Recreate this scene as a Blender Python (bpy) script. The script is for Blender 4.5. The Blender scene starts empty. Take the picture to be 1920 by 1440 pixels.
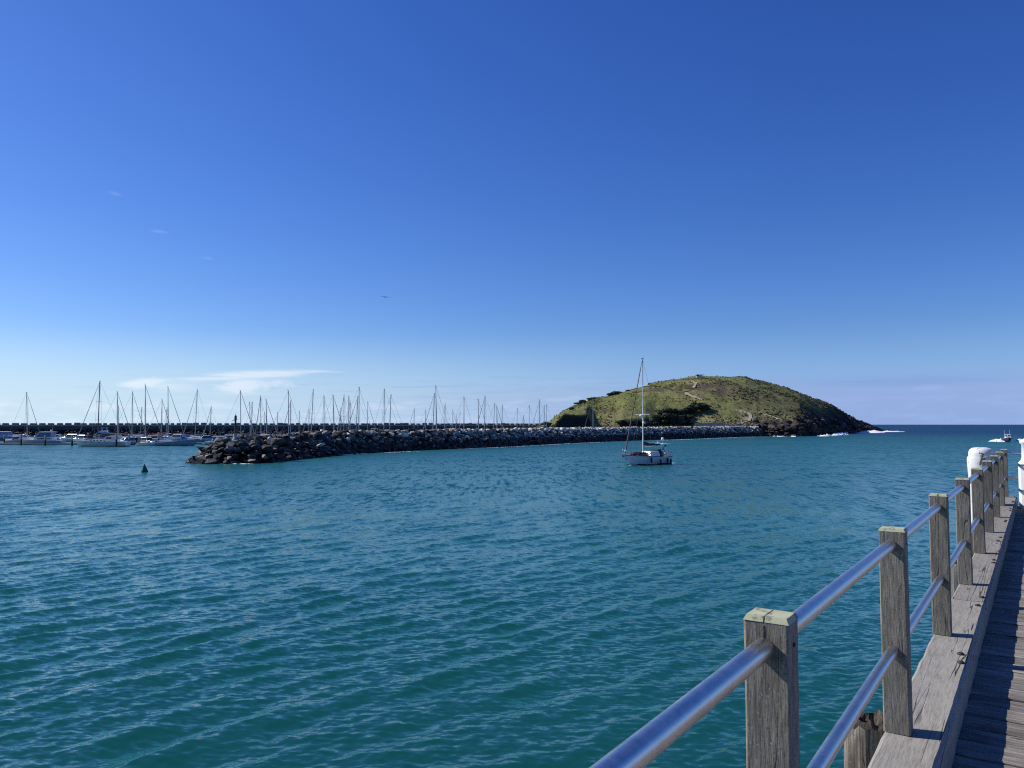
import bpy, math, random
import numpy as np
from mathutils import Vector, Matrix

# ------------------------------------------------------------------ camera, sky, sun, exposure
FPX = 1442.0                      # focal length in pixels of the 1920 px wide photograph
PITCH = math.radians(3.017)
CAM_H = 6.2
scene = bpy.context.scene
col = scene.collection

cam_data = bpy.data.cameras.new("camera")
cam = bpy.data.objects.new("camera", cam_data)
col.objects.link(cam)
cam.location = (0, 0, CAM_H)
cam.rotation_euler = (math.radians(90) + PITCH, 0, 0)
cam_data.sensor_fit = 'HORIZONTAL'
cam_data.sensor_width = 36.0
cam_data.lens = 36.0 * FPX / 1920.0
cam_data.clip_start = 0.05
cam_data.clip_end = 80000
scene.camera = cam

SUN_AZ = math.radians(-70)        # left of the view axis (+Y)
SUN_EL = math.radians(39)
SUN_DIR = Vector((math.sin(SUN_AZ) * math.cos(SUN_EL), math.cos(SUN_AZ) * math.cos(SUN_EL), math.sin(SUN_EL)))
sun_data = bpy.data.lights.new("sun", 'SUN')
sun_data.energy = 5.0
sun_data.angle = math.radians(0.53)
sun_data.color = (1.0, 0.955, 0.88)
sun = bpy.data.objects.new("sun", sun_data)
col.objects.link(sun)
sun.rotation_euler = SUN_DIR.to_track_quat('Z', 'Y').to_euler()
sun.location = (-60, 30, 80)

SKY_STRENGTH = 0.105
world = bpy.data.worlds.new("World")
scene.world = world
world.use_nodes = True


class S:
    """a shader socket with arithmetic"""
    nt = None

    def __init__(self, sock):
        self.s = sock

    @staticmethod
    def put(inp, v):
        if isinstance(v, S):
            S.nt.links.new(v.s, inp)
        else:
            inp.default_value = v

    @staticmethod
    def m(op, *a, clamp=False):
        n = S.nt.nodes.new('ShaderNodeMath')
        n.operation = op
        n.use_clamp = clamp
        for i, v in enumerate(a):
            S.put(n.inputs[i], v)
        return S(n.outputs[0])

    def __add__(s, o): return S.m('ADD', s, o)
    __radd__ = __add__
    def __sub__(s, o): return S.m('SUBTRACT', s, o)
    def __rsub__(s, o): return S.m('SUBTRACT', o, s)
    def __mul__(s, o): return S.m('MULTIPLY', s, o)
    __rmul__ = __mul__
    def __truediv__(s, o): return S.m('DIVIDE', s, o)


def node(kind, **kw):
    n = S.nt.nodes.new(kind)
    for k, v in kw.items():
        setattr(n, k, v)
    return n


def sstep(x, a, b):
    n = node('ShaderNodeMapRange', interpolation_type='SMOOTHSTEP')
    S.put(n.inputs[0], x)
    n.inputs[1].default_value = a
    n.inputs[2].default_value = b
    n.inputs[3].default_value = 0.0
    n.inputs[4].default_value = 1.0
    return S(n.outputs[0])


def lin(x, a, b, c, d, clamp=True):
    n = node('ShaderNodeMapRange', clamp=clamp)
    S.put(n.inputs[0], x)
    for i, v in enumerate((a, b, c, d)):
        S.put(n.inputs[1 + i], v)
    return S(n.outputs[0])


def comb(x, y, z):
    n = node('ShaderNodeCombineXYZ')
    S.put(n.inputs[0], x); S.put(n.inputs[1], y); S.put(n.inputs[2], z)
    return S(n.outputs[0])


def sep(v):
    n = node('ShaderNodeSeparateXYZ')
    S.put(n.inputs[0], v)
    return S(n.outputs[0]), S(n.outputs[1]), S(n.outputs[2])


def noise(vec, scale, detail=3.0, rough=0.55, color=False, dist=0.0):
    n = node('ShaderNodeTexNoise')
    if vec is not None:
        S.put(n.inputs['Vector'], vec)
    n.inputs['Scale'].default_value = scale
    n.inputs['Detail'].default_value = detail
    n.inputs['Roughness'].default_value = rough
    n.inputs['Distortion'].default_value = dist
    return S(n.outputs['Color' if color else 'Fac'])


def mixc(f, a, b, blend='MIX'):
    n = node('ShaderNodeMix', data_type='RGBA', blend_type=blend)
    S.put(n.inputs[0], f)
    for i, v in ((6, a), (7, b)):
        if isinstance(v, S):
            S.nt.links.new(v.s, n.inputs[i])
        else:
            n.inputs[i].default_value = (v[0], v[1], v[2], 1.0)
    return S(n.outputs[2])


def mapping(vec, loc=(0, 0, 0), rot=(0, 0, 0), scale=(1, 1, 1)):
    n = node('ShaderNodeMapping')
    S.put(n.inputs[0], vec)
    n.inputs[1].default_value = loc
    n.inputs[2].default_value = rot
    n.inputs[3].default_value = scale
    return S(n.outputs[0])


def pix_az(px):
    return math.atan((px - 960) / 1444.0)


def pix_el(px, py):
    return math.atan((796 - py) / 1444.0 * math.cos(pix_az(px)))


def build_world():
    nt = world.node_tree
    nt.nodes.clear()
    S.nt = nt
    out = node('ShaderNodeOutputWorld')
    bg = node('ShaderNodeBackground')
    sky = node('ShaderNodeTexSky', sky_type='NISHITA')
    sky.sun_disc = False
    sky.sun_elevation = SUN_EL
    sky.sun_rotation = SUN_AZ
    sky.altitude = 0
    sky.air_density = 1.0
    sky.dust_density = 0.25
    sky.ozone_density = 2.2
    hsv = node('ShaderNodeHueSaturation')
    hsv.inputs['Hue'].default_value = 0.505
    hsv.inputs['Saturation'].default_value = 1.12
    nt.links.new(sky.outputs[0], hsv.inputs['Color'])
    base = mixc(1.0, S(hsv.outputs[0]), (0.86, 0.93, 1.02), 'MULTIPLY')
    # the camera's deep-blue response: one tone curve per channel for the whole sky
    rr, gg, bb = sep(base)
    k = SKY_STRENGTH
    rr = S.m('POWER', rr * k, 1.336) * (0.865 / k)
    gg = S.m('POWER', gg * k, 1.197) * (0.868 / k)
    bb = bb * 1.10
    base = comb(rr, gg, bb)
    tc = node('ShaderNodeTexCoord')
    x, y, z = sep(S(tc.outputs['Generated']))
    u = S.m('ARCTAN2', x, y)
    v = S.m('ARCSINE', z)
    w = comb(u, v, 0.0)
    big = noise(mapping(w, scale=(14, 75, 1)), 1.0, 6, 0.62)
    puff = noise(mapping(w, scale=(34, 80, 1)), 1.0, 7, 0.6, dist=0.3)
    fib = noise(mapping(w, rot=(0, 0, -0.09), scale=(10, 190, 1)), 1.0, 6, 0.65)

    def ell(px0, py0, px1, py1, thick, amt, nz, soft=0.55):
        """a cloud stretched between two directions of the sky"""
        a0, e0 = pix_az(px0), pix_el(px0, py0)
        a1, e1 = pix_az(px1), pix_el(px1, py1)
        L = math.hypot(a1 - a0, e1 - e0)
        th = math.atan2(e1 - e0, a1 - a0)
        du, dv = u - (a0 + a1) / 2, v - (e0 + e1) / 2
        p = (du * math.cos(th) + dv * math.sin(th)) / (L / 2)
        q = (dv * math.cos(th) - du * math.sin(th)) / (thick / 1444.0)
        r = S.m('SQRT', p * p + q * q)
        return sstep(r + (nz - 0.5) * 1.7, 1.0, 1.0 - soft) * amt

    parts = [
        ell(280, 715, 665, 691, 11, 1.0, fib, 0.8),
        ell(195, 724, 340, 714, 11, 0.95, puff, 0.8),
        ell(300, 713, 480, 704, 6, 0.6, fib, 0.9),
        ell(365, 728, 555, 722, 18, 0.95, puff, 0.8),
        ell(240, 722, 400, 730, 11, 0.5, fib, 1.0),
        ell(330, 738, 560, 738, 6, 0.30, fib, 1.0),
        ell(925, 722, 1170, 712, 5, 0.16, fib, 1.0),
        ell(1000, 752, 1090, 748, 6, 0.5, puff, 0.9),
        ell(1055, 748, 1100, 746, 9, 0.45, puff, 0.9),
        ell(940, 756, 1000, 750, 7, 0.40, puff, 0.9),
        ell(745, 757, 800, 754, 6, 0.40, puff, 0.9),
        ell(1700, 729, 1800, 725, 6, 0.5, puff, 0.9),
        ell(1820, 752, 1940, 738, 8, 0.4, puff, 0.9),
        ell(1690, 762, 1735, 757, 7, 0.4, puff, 0.9),
        ell(185, 352, 225, 364, 5, 0.085, fib, 1.0),
        ell(266, 426, 312, 433, 4, 0.085, fib, 1.0),
        ell(365, 478, 402, 483, 4, 0.085, fib, 1.0),
    ]
    # broken bank of low cloud that lies all round the horizon
    bank = sstep(v, 0.046, 0.018) * sstep(big + (puff - 0.5) * 0.45, 0.45, 0.68) * 0.55
    veil = sstep(v, 0.074, 0.055) * sstep(fib + (big - 0.5) * 0.5 + u * 0.30, 0.44, 0.70) * 0.55
    tot = bank
    for p in parts:
        tot = S.m('MAXIMUM', tot, p)
    tot = S.m('MINIMUM', tot, 0.92)
    # thin layered grey cloud to seaward
    glow = sstep(u, 0.45, -0.6)
    # moist blue air close over the sea
    air = mixc(glow, mixc(sstep(v, 0.035, 0.07), (2.38, 3.70, 7.1), (2.15, 4.25, 8.3)), (5.6, 7.6, 9.3))
    c0 = mixc(sstep(v, 0.125, 0.0) * 0.85, base, air)
    c1 = mixc(veil * 0.7, c0, (2.7, 3.9, 7.1))
    band = S.m('MAXIMUM', ell(1460, 722, 1990, 706, 13, 0.62, fib, 0.9), ell(1560, 741, 1900, 736, 5, 0.4, fib, 1.0))
    c1 = mixc(band, c1, (2.25, 3.5, 6.8))
    pale = sstep(v, 0.052, 0.040) * sstep(u, 0.10, 0.36) * 0.30
    c1 = mixc(pale, c1, (3.2, 4.35, 7.7))
    white = mixc(glow, (3.25, 4.6, 7.9), (7.6, 8.6, 9.6))
    c2 = mixc(tot, c1, white)
    nt.links.new(c2.s, bg.inputs['Color'])
    bg.inputs['Strength'].default_value = SKY_STRENGTH
    nt.links.new(bg.outputs[0], out.inputs['Surface'])


build_world()
vs = scene.view_settings
vs.view_transform = 'Standard'
vs.look = 'None'
vs.exposure = 0.0
vs.gamma = 1.0
vs.use_curve_mapping = False
scene.render.engine = 'CYCLES'
scene.cycles.use_denoising = False
try:
    scene.cycles.denoiser = 'OPENIMAGEDENOISE'
    scene.cycles.denoising_input_passes = 'RGB_ALBEDO_NORMAL'
    scene.cycles.denoising_prefilter = 'ACCURATE'
except Exception:
    pass
scene.cycles.pixel_filter_type = 'BLACKMAN_HARRIS'
scene.cycles.filter_width = 1.15
scene.cycles.max_bounces = 6
scene.cycles.diffuse_bounces = 3
scene.cycles.glossy_bounces = 3
scene.cycles.transparent_max_bounces = 4
scene.cycles.caustics_reflective = False
scene.cycles.caustics_refractive = False
scene.cycles.sample_clamp_indirect = 6.0

rng = random.Random(11)
nrg = np.random.default_rng(5)


# ------------------------------------------------------------------ photograph pixel -> world
def ray(px, py):
    X = (px - 960) / FPX
    Y = (720 - py) / FPX
    return Vector((X, math.cos(PITCH) - Y * math.sin(PITCH), math.sin(PITCH) + Y * math.cos(PITCH)))


def on_plane(px, py, z=0.0):
    r = ray(px, py)
    k = (z - CAM_H) / r.z
    return Vector((r.x * k, r.y * k, z))


def at_depth(px, py, Y):
    r = ray(px, py)
    k = Y / r.y
    return Vector((r.x * k, Y, CAM_H + r.z * k))


def row_of(z, Y):
    t = math.atan2(z - CAM_H, Y) - PITCH
    return 720 - FPX * math.tan(t)


# ------------------------------------------------------------------ helpers
class MB:
    """collects vertices and faces of ONE mesh"""

    def __init__(self):
        self.v, self.f, self.mi, self.sm = [], [], [], []

    def add(self, vs_, fs, mi=0, smooth=False):
        o = len(self.v)
        self.v += [tuple(p) for p in vs_]
        for f in fs:
            self.f.append(tuple(i + o for i in f))
            self.mi.append(mi)
            self.sm.append(smooth)
        return self

    def box(self, x0, x1, y0, y1, z0, z1, mi=0):
        return self.frustum((x0, x1, y0, y1, z0), (x0, x1, y0, y1, z1), mi)

    def frustum(self, a, b, mi=0):
        x0, x1, y0, y1, z0 = a
        X0, X1, Y0, Y1, Z1 = b
        v = [(x0, y0, z0), (x1, y0, z0), (x1, y1, z0), (x0, y1, z0), (X0, Y0, Z1), (X1, Y0, Z1), (X1, Y1, Z1), (X0, Y1, Z1)]
        return self.add(v, [(3, 2, 1, 0), (4, 5, 6, 7), (0, 1, 5, 4), (1, 2, 6, 5), (2, 3, 7, 6), (3, 0, 4, 7)], mi)

    def tube(self, pts, r, n=8, mi=0, smooth=True, caps=True):
        pts = [Vector(p) for p in pts]
        rs = r if isinstance(r, (list, tuple)) else [r] * len(pts)
        o = []
        prev = None
        for i, p in enumerate(pts):
            d = (pts[min(i + 1, len(pts) - 1)] - pts[max(i - 1, 0)]).normalized()
            a = Vector((0, 0, 1)) if abs(d.z) < 0.9 else Vector((1, 0, 0))
            if prev is not None:
                a = prev
            e1 = (a - d * a.dot(d)).normalized()
            prev = e1
            e2 = d.cross(e1)
            for k in range(n):
                t = 2 * math.pi * k / n
                o.append(p + (e1 * math.cos(t) + e2 * math.sin(t)) * rs[i])
        fs = []
        for i in range(len(pts) - 1):
            for k in range(n):
                fs.append((i * n + k, i * n + (k + 1) % n, (i + 1) * n + (k + 1) % n, (i + 1) * n + k))
        self.add(o, fs, mi, smooth)
        if caps:
            self.add(o[:n], [tuple(reversed(range(n)))], mi)
            self.add(o[-n:], [tuple(range(n))], mi)
        return self

    def lathe(self, prof, n=16, c=(0, 0), mi=0, smooth=True):
        o, fs = [], []
        for (r, z) in prof:
            for k in range(n):
                t = 2 * math.pi * k / n
                o.append((c[0] + r * math.cos(t), c[1] + r * math.sin(t), z))
        for i in range(len(prof) - 1):
            for k in range(n):
                fs.append((i * n + k, i * n + (k + 1) % n, (i + 1) * n + (k + 1) % n, (i + 1) * n + k))
        self.add(o, fs, mi, smooth)
        self.add(o[-n:], [tuple(range(n))], mi)
        self.add(o[:n], [tuple(reversed(range(n)))], mi)
        return self

    def ball(self, c, r, n=8, m=5, mi=0, sc=(1, 1, 1)):
        prof = []
        o, fs = [], []
        for i in range(m + 1):
            a = -math.pi / 2 + math.pi * i / m
            for k in range(n):
                t = 2 * math.pi * k / n
                o.append((c[0] + r * sc[0] * math.cos(a) * math.cos(t), c[1] + r * sc[1] * math.cos(a) * math.sin(t), c[2] + r * sc[2] * math.sin(a)))
        for i in range(m):
            for k in range(n):
                fs.append((i * n + k, i * n + (k + 1) % n, (i + 1) * n + (k + 1) % n, (i + 1) * n + k))
        return self.add(o, fs, mi, True)

    def mesh(self, name, mats):
        me = bpy.data.meshes.new(name)
        me.from_pydata(self.v, [], self.f)
        for m in (mats if isinstance(mats, (list, tuple)) else [mats]):
            me.materials.append(m)
        me.polygons.foreach_set('material_index', self.mi)
        me.polygons.foreach_set('use_smooth', self.sm)
        me.update()
        return me

    def build(self, name, mats, parent=None, loc=None):
        return put(name, self.mesh(name, mats), parent, loc)


def put(name, me, parent=None, loc=None, rz=0.0):
    o = bpy.data.objects.new(name, me)
    col.objects.link(o)
    if parent is not None:
        o.parent = parent
    if loc is not None:
        o.location = loc
    if rz:
        o.rotation_euler[2] = rz
    return o


def tag(o, label=None, cat=None, group=None, kind=None):
    if label: o['label'] = label
    if cat: o['category'] = cat
    if group: o['group'] = group
    if kind: o['kind'] = kind
    return o


def thing(name, label, cat, loc=(0, 0, 0), rz=0.0, group=None):
    o = bpy.data.objects.new(name, None)
    o.empty_display_size = 0.3
    col.objects.link(o)
    o.location = loc
    o.rotation_euler[2] = rz
    return tag(o, label, cat, group)


def np_mesh(name, V, F, mats, smooth=True, colors=None):
    """big meshes straight from numpy arrays (F: quads or triangles)"""
    me = bpy.data.meshes.new(name)
    nv, nf, k = len(V), len(F), F.shape[1]
    me.vertices.add(nv)
    me.vertices.foreach_set('co', np.asarray(V, np.float32).ravel())
    me.loops.add(nf * k)
    me.loops.foreach_set('vertex_index', np.asarray(F, np.int32).ravel())
    me.polygons.add(nf)
    me.polygons.foreach_set('loop_start', np.arange(0, nf * k, k, dtype=np.int32))
    me.polygons.foreach_set('use_smooth', np.full(nf, smooth, dtype=bool))
    for m in (mats if isinstance(mats, (list, tuple)) else [mats]):
        me.materials.append(m)
    if colors is not None:
        at = me.color_attributes.new('tint', 'FLOAT_COLOR', 'POINT')
        c = np.ones((nv, 4), np.float32)
        c[:, :3] = colors
        at.data.foreach_set('color', c.ravel())
    me.update(calc_edges=True)
    return me


def vnoise(x, y, seed=0):
    """value noise on numpy arrays, 0..1"""
    xi, yi = np.floor(x).astype(np.int64), np.floor(y).astype(np.int64)
    fx, fy = x - xi, y - yi
    fx, fy = fx * fx * (3 - 2 * fx), fy * fy * (3 - 2 * fy)

    def h(i, j):
        n = (i * 374761393 + j * 668265263 + seed * 1442695041) & 0xffffffff
        n = ((n ^ (n >> 13)) * 1274126177) & 0xffffffff
        return ((n ^ (n >> 16)) & 0xffff) / 65535.0
    a, b, c, d = h(xi, yi), h(xi + 1, yi), h(xi, yi + 1), h(xi + 1, yi + 1)
    return (a * (1 - fx) + b * fx) * (1 - fy) + (c * (1 - fx) + d * fx) * fy


def fbm(x, y, oct_=4, seed=0):
    s, a, t = 0.0, 0.5, 0.0
    for i in range(oct_):
        s = s + a * vnoise(x * 2 ** i + 17.3 * i, y * 2 ** i - 9.1 * i, seed + i)
        t += a
        a *= 0.5
    return s / t


# ------------------------------------------------------------------ materials
def new_mat(name):
    m = bpy.data.materials.new(name)
    m.use_nodes = True
    m.node_tree.nodes.clear()
    S.nt = m.node_tree
    out = node('ShaderNodeOutputMaterial')
    b = node('ShaderNodeBsdfPrincipled')
    m.node_tree.links.new(b.outputs[0], out.inputs['Surface'])
    return m, b


def setc(b, c):
    if isinstance(c, S):
        S.nt.links.new(c.s, b.inputs['Base Color'])
    else:
        b.inputs['Base Color'].default_value = (c[0], c[1], c[2], 1)


def bump(b, h, strength=0.5, dist=0.02):
    n = node('ShaderNodeBump')
    n.inputs['Strength'].default_value = strength
    n.inputs['Distance'].default_value = dist
    S.put(n.inputs['Height'], h)
    S.nt.links.new(n.outputs[0], b.inputs['Normal'])


def plain(name, c, rough=0.5, metal=0.0, var=0.12, scale=3.0, coat=0.0, spec=0.5):
    """paint, gelcoat, canvas ... with a little uneven soiling"""
    m, b = new_mat(name)
    tc = node('ShaderNodeTexCoord')
    n = noise(S(tc.outputs['Object']), scale, 5, 0.6)
    k = lin(n, 0.3, 0.7, 1 - var, 1 + var * 0.4)
    setc(b, mixc(1.0, c, comb(k, k, k), 'MULTIPLY'))
    b.inputs['Roughness'].default_value = rough
    b.inputs['Metallic'].default_value = metal
    b.inputs['Specular IOR Level'].default_value = spec
    if coat:
        b.inputs['Coat Weight'].default_value = coat
    return m


def wood_mat(name, dark, mid, light, axis=0, rough=0.85, crack=0.5, crack_c=(0.03, 0.027, 0.025), fine=1.0, stretch=0.07, cscale=22, cstretch=0.045, wb=0.35, ws=0.25):
    """weathered timber; the grain runs along the object's own axis"""
    m, b = new_mat(name)
    tc = node('ShaderNodeTexCoord')
    oi = node('ShaderNodeObjectInfo')
    rnd = S(oi.outputs['Random'])
    sc = [1.0, 1.0, 1.0]
    sc[axis] = stretch
    off = comb(rnd * 31.0, rnd * 17.0, rnd * 53.0)
    va = node('ShaderNodeVectorMath', operation='ADD')
    S.put(va.inputs[0], S(tc.outputs['Object']))
    S.put(va.inputs[1], off)
    p = S(va.outputs[0])
    g = noise(mapping(p, scale=sc), 55 * fine, 6, 0.65, dist=0.25)
    sc2 = list(sc); sc2[axis] = 0.16
    bands = noise(mapping(p, scale=sc2), 13 * fine, 4, 0.6, dist=0.6)
    blot = noise(p, 2.6, 4, 0.6)
    spk = noise(p, 120, 2, 0.5)
    k = g * (0.85 - wb) + bands * wb + blot * 0.25
    ramp = node('ShaderNodeValToRGB')
    S.put(ramp.inputs[0], k)
    e = ramp.color_ramp.elements
    e[0].position, e[0].color = 0.36, (*dark, 1)
    e[1].position, e[1].color = 0.72, (*light, 1)
    e2 = ramp.color_ramp.elements.new(0.53); e2.color = (*mid, 1)
    c = S(ramp.outputs[0])
    shade = lin(rnd, 0, 1, 0.80, 1.14)
    c = mixc(1.0, c, comb(shade, shade, shade), 'MULTIPLY')
    c = mixc(sstep(spk, 0.60, 0.72) * ws, c, (0.5, 0.48, 0.45))
    c = mixc(sstep(spk, 0.40, 0.30) * ws * 1.6, c, dark)
    sc3 = list(sc); sc3[axis] = cstretch
    cr = noise(mapping(p, scale=sc3), cscale, 1.5, 0.4, dist=0.1)
    crk = S.m('ABSOLUTE', cr - 0.5)
    cm = sstep(crk, 0.012, 0.003) * sstep(noise(mapping(p, scale=sc2), 5, 2, 0.5), 0.50, 0.58) * crack
    c = mixc(cm, c, crack_c)
    setc(b, c)
    b.inputs['Roughness'].default_value = rough
    b.inputs['Specular IOR Level'].default_value = 0.25
    bump(b, g * 0.6 + bands * 0.5 - cm * 1.6, 0.75, 0.006)
    return m


MAT = {}
MAT['post_wood'] = wood_mat('post_wood', (0.098, 0.086, 0.066), (0.205, 0.182, 0.143), (0.345, 0.312, 0.252), axis=2, crack=0.55, fine=1.7, stretch=0.12, cscale=16, cstretch=0.05, wb=0.18, ws=0.4)
MAT['kerb_wood'] = wood_mat('kerb_wood', (0.145, 0.132, 0.11), (0.255, 0.236, 0.20), (0.345, 0.325, 0.285), axis=1, crack=0.85, fine=1.4, stretch=0.09, cscale=16, cstretch=0.028, wb=0.22, ws=0.3)
MAT['deck_wood'] = wood_mat('deck_wood', (0.05, 0.043, 0.036), (0.20, 0.178, 0.152), (0.47, 0.43, 0.375), axis=0, crack=0.9)
MAT['pile_wood'] = wood_mat('pile_wood', (0.02, 0.017, 0.014), (0.12, 0.10, 0.08), (0.40, 0.36, 0.29), axis=2, crack=1.0, fine=0.8)
MAT['pale_pile_wood'] = wood_mat('pale_pile_wood', (0.16, 0.14, 0.11), (0.36, 0.33, 0.27), (0.55, 0.51, 0.43), axis=2, crack=0.8, fine=0.8)
MAT['rot_wood'] = wood_mat('rot_wood', (0.012, 0.010, 0.009), (0.04, 0.033, 0.027), (0.16, 0.135, 0.10), axis=2, crack=0.6)
MAT['marina_pile'] = plain('marina_pile', (0.045, 0.04, 0.036), 0.9, var=0.4)
MAT['marina_pile_sleeve'] = plain('marina_pile_sleeve', (0.36, 0.36, 0.36), 0.7)


def cap_paint():
    m, b = new_mat('cap_paint')
    tc = node('ShaderNodeTexCoord')
    p = S(tc.outputs['Object'])
    n1 = noise(p, 26, 5, 0.65)
    n2 = noise(p, 9, 4, 0.6)
    c = mixc(lin(n2, 0.3, 0.7, 0, 1), (0.36, 0.375, 0.215), (0.49, 0.50, 0.31))
    c = mixc(sstep(n1, 0.57, 0.63), c, (0.22, 0.215, 0.17))
    c = mixc(sstep(n1, 0.36, 0.32) * 0.8, c, (0.58, 0.60, 0.38))
    setc(b, c)
    b.inputs['Roughness'].default_value = 0.75
    bump(b, n1, 0.4, 0.004)
    return m


def galv():
    m, b = new_mat('galvanised_tube')
    tc = node('ShaderNodeTexCoord')
    p = S(tc.outputs['Object'])
    n1 = noise(p, 18, 5, 0.65)
    n2 = noise(mapping(p, scale=(1, 0.04, 1)), 90, 3, 0.6)
    c = mixc(lin(n1, 0.3, 0.7, 0, 1), (0.60, 0.59, 0.57), (0.77, 0.755, 0.73))
    c = mixc(sstep(n1, 0.62, 0.70) * 0.5, c, (0.40, 0.36, 0.33))
    setc(b, c)
    b.inputs['Metallic'].default_value = 1.0
    S.put(b.inputs['Roughness'], lin(n1 * 0.5 + n2 * 0.5, 0.3, 0.7, 0.24, 0.40))
    bump(b, n2, 0.08, 0.002)
    return m


MAT['cap_paint'] = cap_paint()
MAT['galv'] = galv()
MAT['bolt_iron'] = plain('bolt_iron', (0.06, 0.045, 0.04), 0.7, metal=0.6, var=0.5, scale=30)


def white_pile_paint():
    m, b = new_mat('chipped_white_paint')
    tc = node('ShaderNodeTexCoord')
    p = S(tc.outputs['Object'])
    n1 = noise(p, 7, 6, 0.65, dist=0.4)
    n2 = noise(mapping(p, scale=(1, 1, 0.25)), 6, 5, 0.6)
    c = mixc(lin(n2, 0.35, 0.7, 0, 1), (0.80, 0.80, 0.78), (0.66, 0.65, 0.60))
    c = mixc(sstep(n1, 0.605, 0.62), c, (0.13, 0.10, 0.075))
    setc(b, c)
    b.inputs['Roughness'].default_value = 0.55
    bump(b, sstep(n1, 0.62, 0.605), 0.5, 0.004)
    return m


MAT['white_pile'] = white_pile_paint()
MAT['white_metal'] = plain('white_metal', (0.80, 0.81, 0.82), 0.4, var=0.06)
MAT['band_grey'] = plain('band_grey', (0.16, 0.20, 0.26), 0.5)
MAT['gelcoat'] = plain('gelcoat', (0.84, 0.85, 0.85), 0.28, var=0.10, scale=1.2, coat=0.2)
MAT['cream'] = plain('cream_gelcoat', (0.72, 0.70, 0.62), 0.35, var=0.10, scale=1.2)
MAT['deck_grey'] = plain('deck_grey', (0.52, 0.52, 0.50), 0.7)
MAT['blue_hull'] = plain('blue_hull', (0.33, 0.42, 0.52), 0.3, var=0.10, scale=1.0, coat=0.2)
MAT['grey_hull'] = plain('grey_hull', (0.45, 0.48, 0.50), 0.35, var=0.12, scale=1.0)
MAT['navy'] = plain('navy_canvas', (0.030, 0.038, 0.085), 0.8, var=0.3)
MAT['black_canvas'] = plain('black_canvas', (0.022, 0.020, 0.024), 0.75, var=0.3)
MAT['lavender'] = plain('lavender_canvas', (0.33, 0.31, 0.44), 0.8, var=0.2)
MAT['red_canvas'] = plain('red_canvas', (0.32, 0.045, 0.03), 0.8, var=0.25)
MAT['maroon'] = plain('maroon_trim', (0.13, 0.045, 0.05), 0.7, var=0.3)
MAT['antifoul'] = plain('antifoul', (0.012, 0.014, 0.022), 0.7, var=0.3)
MAT['glass'] = plain('tinted_glass', (0.018, 0.022, 0.03), 0.06, var=0.1, spec=0.7)
MAT['blue_glass'] = plain('clear_curtain', (0.12, 0.15, 0.24), 0.15, var=0.2)
MAT['mast'] = plain('mast_alloy', (0.40, 0.41, 0.43), 0.45, metal=0.35, var=0.15)
MAT['dark_mast'] = plain('dark_mast', (0.10, 0.10, 0.12), 0.5, metal=0.2)
MAT['white_mast'] = plain('white_mast', (0.72, 0.76, 0.74), 0.4)
MAT['wire'] = plain('rigging_wire', (0.17, 0.175, 0.19), 0.5, metal=0.5)
MAT['furled'] = plain('furled_sail', (0.16, 0.135, 0.11), 0.85, var=0.3, scale=6)
MAT['pale_furled'] = plain('pale_furled_sail', (0.36, 0.36, 0.37), 0.85, var=0.2, scale=6)
MAT['steel'] = plain('stainless', (0.62, 0.63, 0.65), 0.25, metal=0.9)
MAT['fender'] = plain('fender_rubber', (0.018, 0.018, 0.035), 0.6)
MAT['rubber'] = plain('rubber', (0.03, 0.03, 0.035), 0.7)
MAT['pontoon'] = plain('pontoon_deck', (0.30, 0.27, 0.25), 0.85, var=0.25)
MAT['skin'] = plain('skin', (0.42, 0.26, 0.19), 0.6)
MAT['shirt'] = plain('blue_shirt', (0.18, 0.26, 0.40), 0.85)
MAT['trousers'] = plain('dark_trousers', (0.05, 0.05, 0.07), 0.85)
MAT['green_paint'] = plain('green_marker_paint', (0.020, 0.115, 0.095), 0.55, var=0.3, scale=4)
MAT['dark_green'] = plain('dark_green_steel', (0.016, 0.034, 0.034), 0.5, var=0.3)
MAT['concrete'] = plain('pale_concrete', (0.40, 0.38, 0.36), 0.9, var=0.35, scale=0.8)
MAT['plinth'] = plain('plinth_concrete', (0.36, 0.36, 0.35), 0.9, var=0.2, scale=2)
MAT['sign_white'] = plain('sign_white', (0.78, 0.77, 0.72), 0.6)
MAT['sign_dark'] = plain('sign_face', (0.22, 0.18, 0.14), 0.6)
MAT['bird'] = plain('bird_feather', (0.10, 0.11, 0.14), 0.9)


def foam_mat():
    m, b = new_mat('sea_foam')
    g = node('ShaderNodeNewGeometry')
    n = noise(S(g.outputs['Position']), 0.9, 5, 0.65)
    setc(b, mixc(sstep(n, 0.40, 0.60), (0.62, 0.70, 0.74), (0.88, 0.90, 0.91)))
    b.inputs['Roughness'].default_value = 0.9
    b.inputs['Specular IOR Level'].default_value = 0.1
    bump(b, n, 0.6, 0.3)
    return m


MAT['foam'] = foam_mat()


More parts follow.
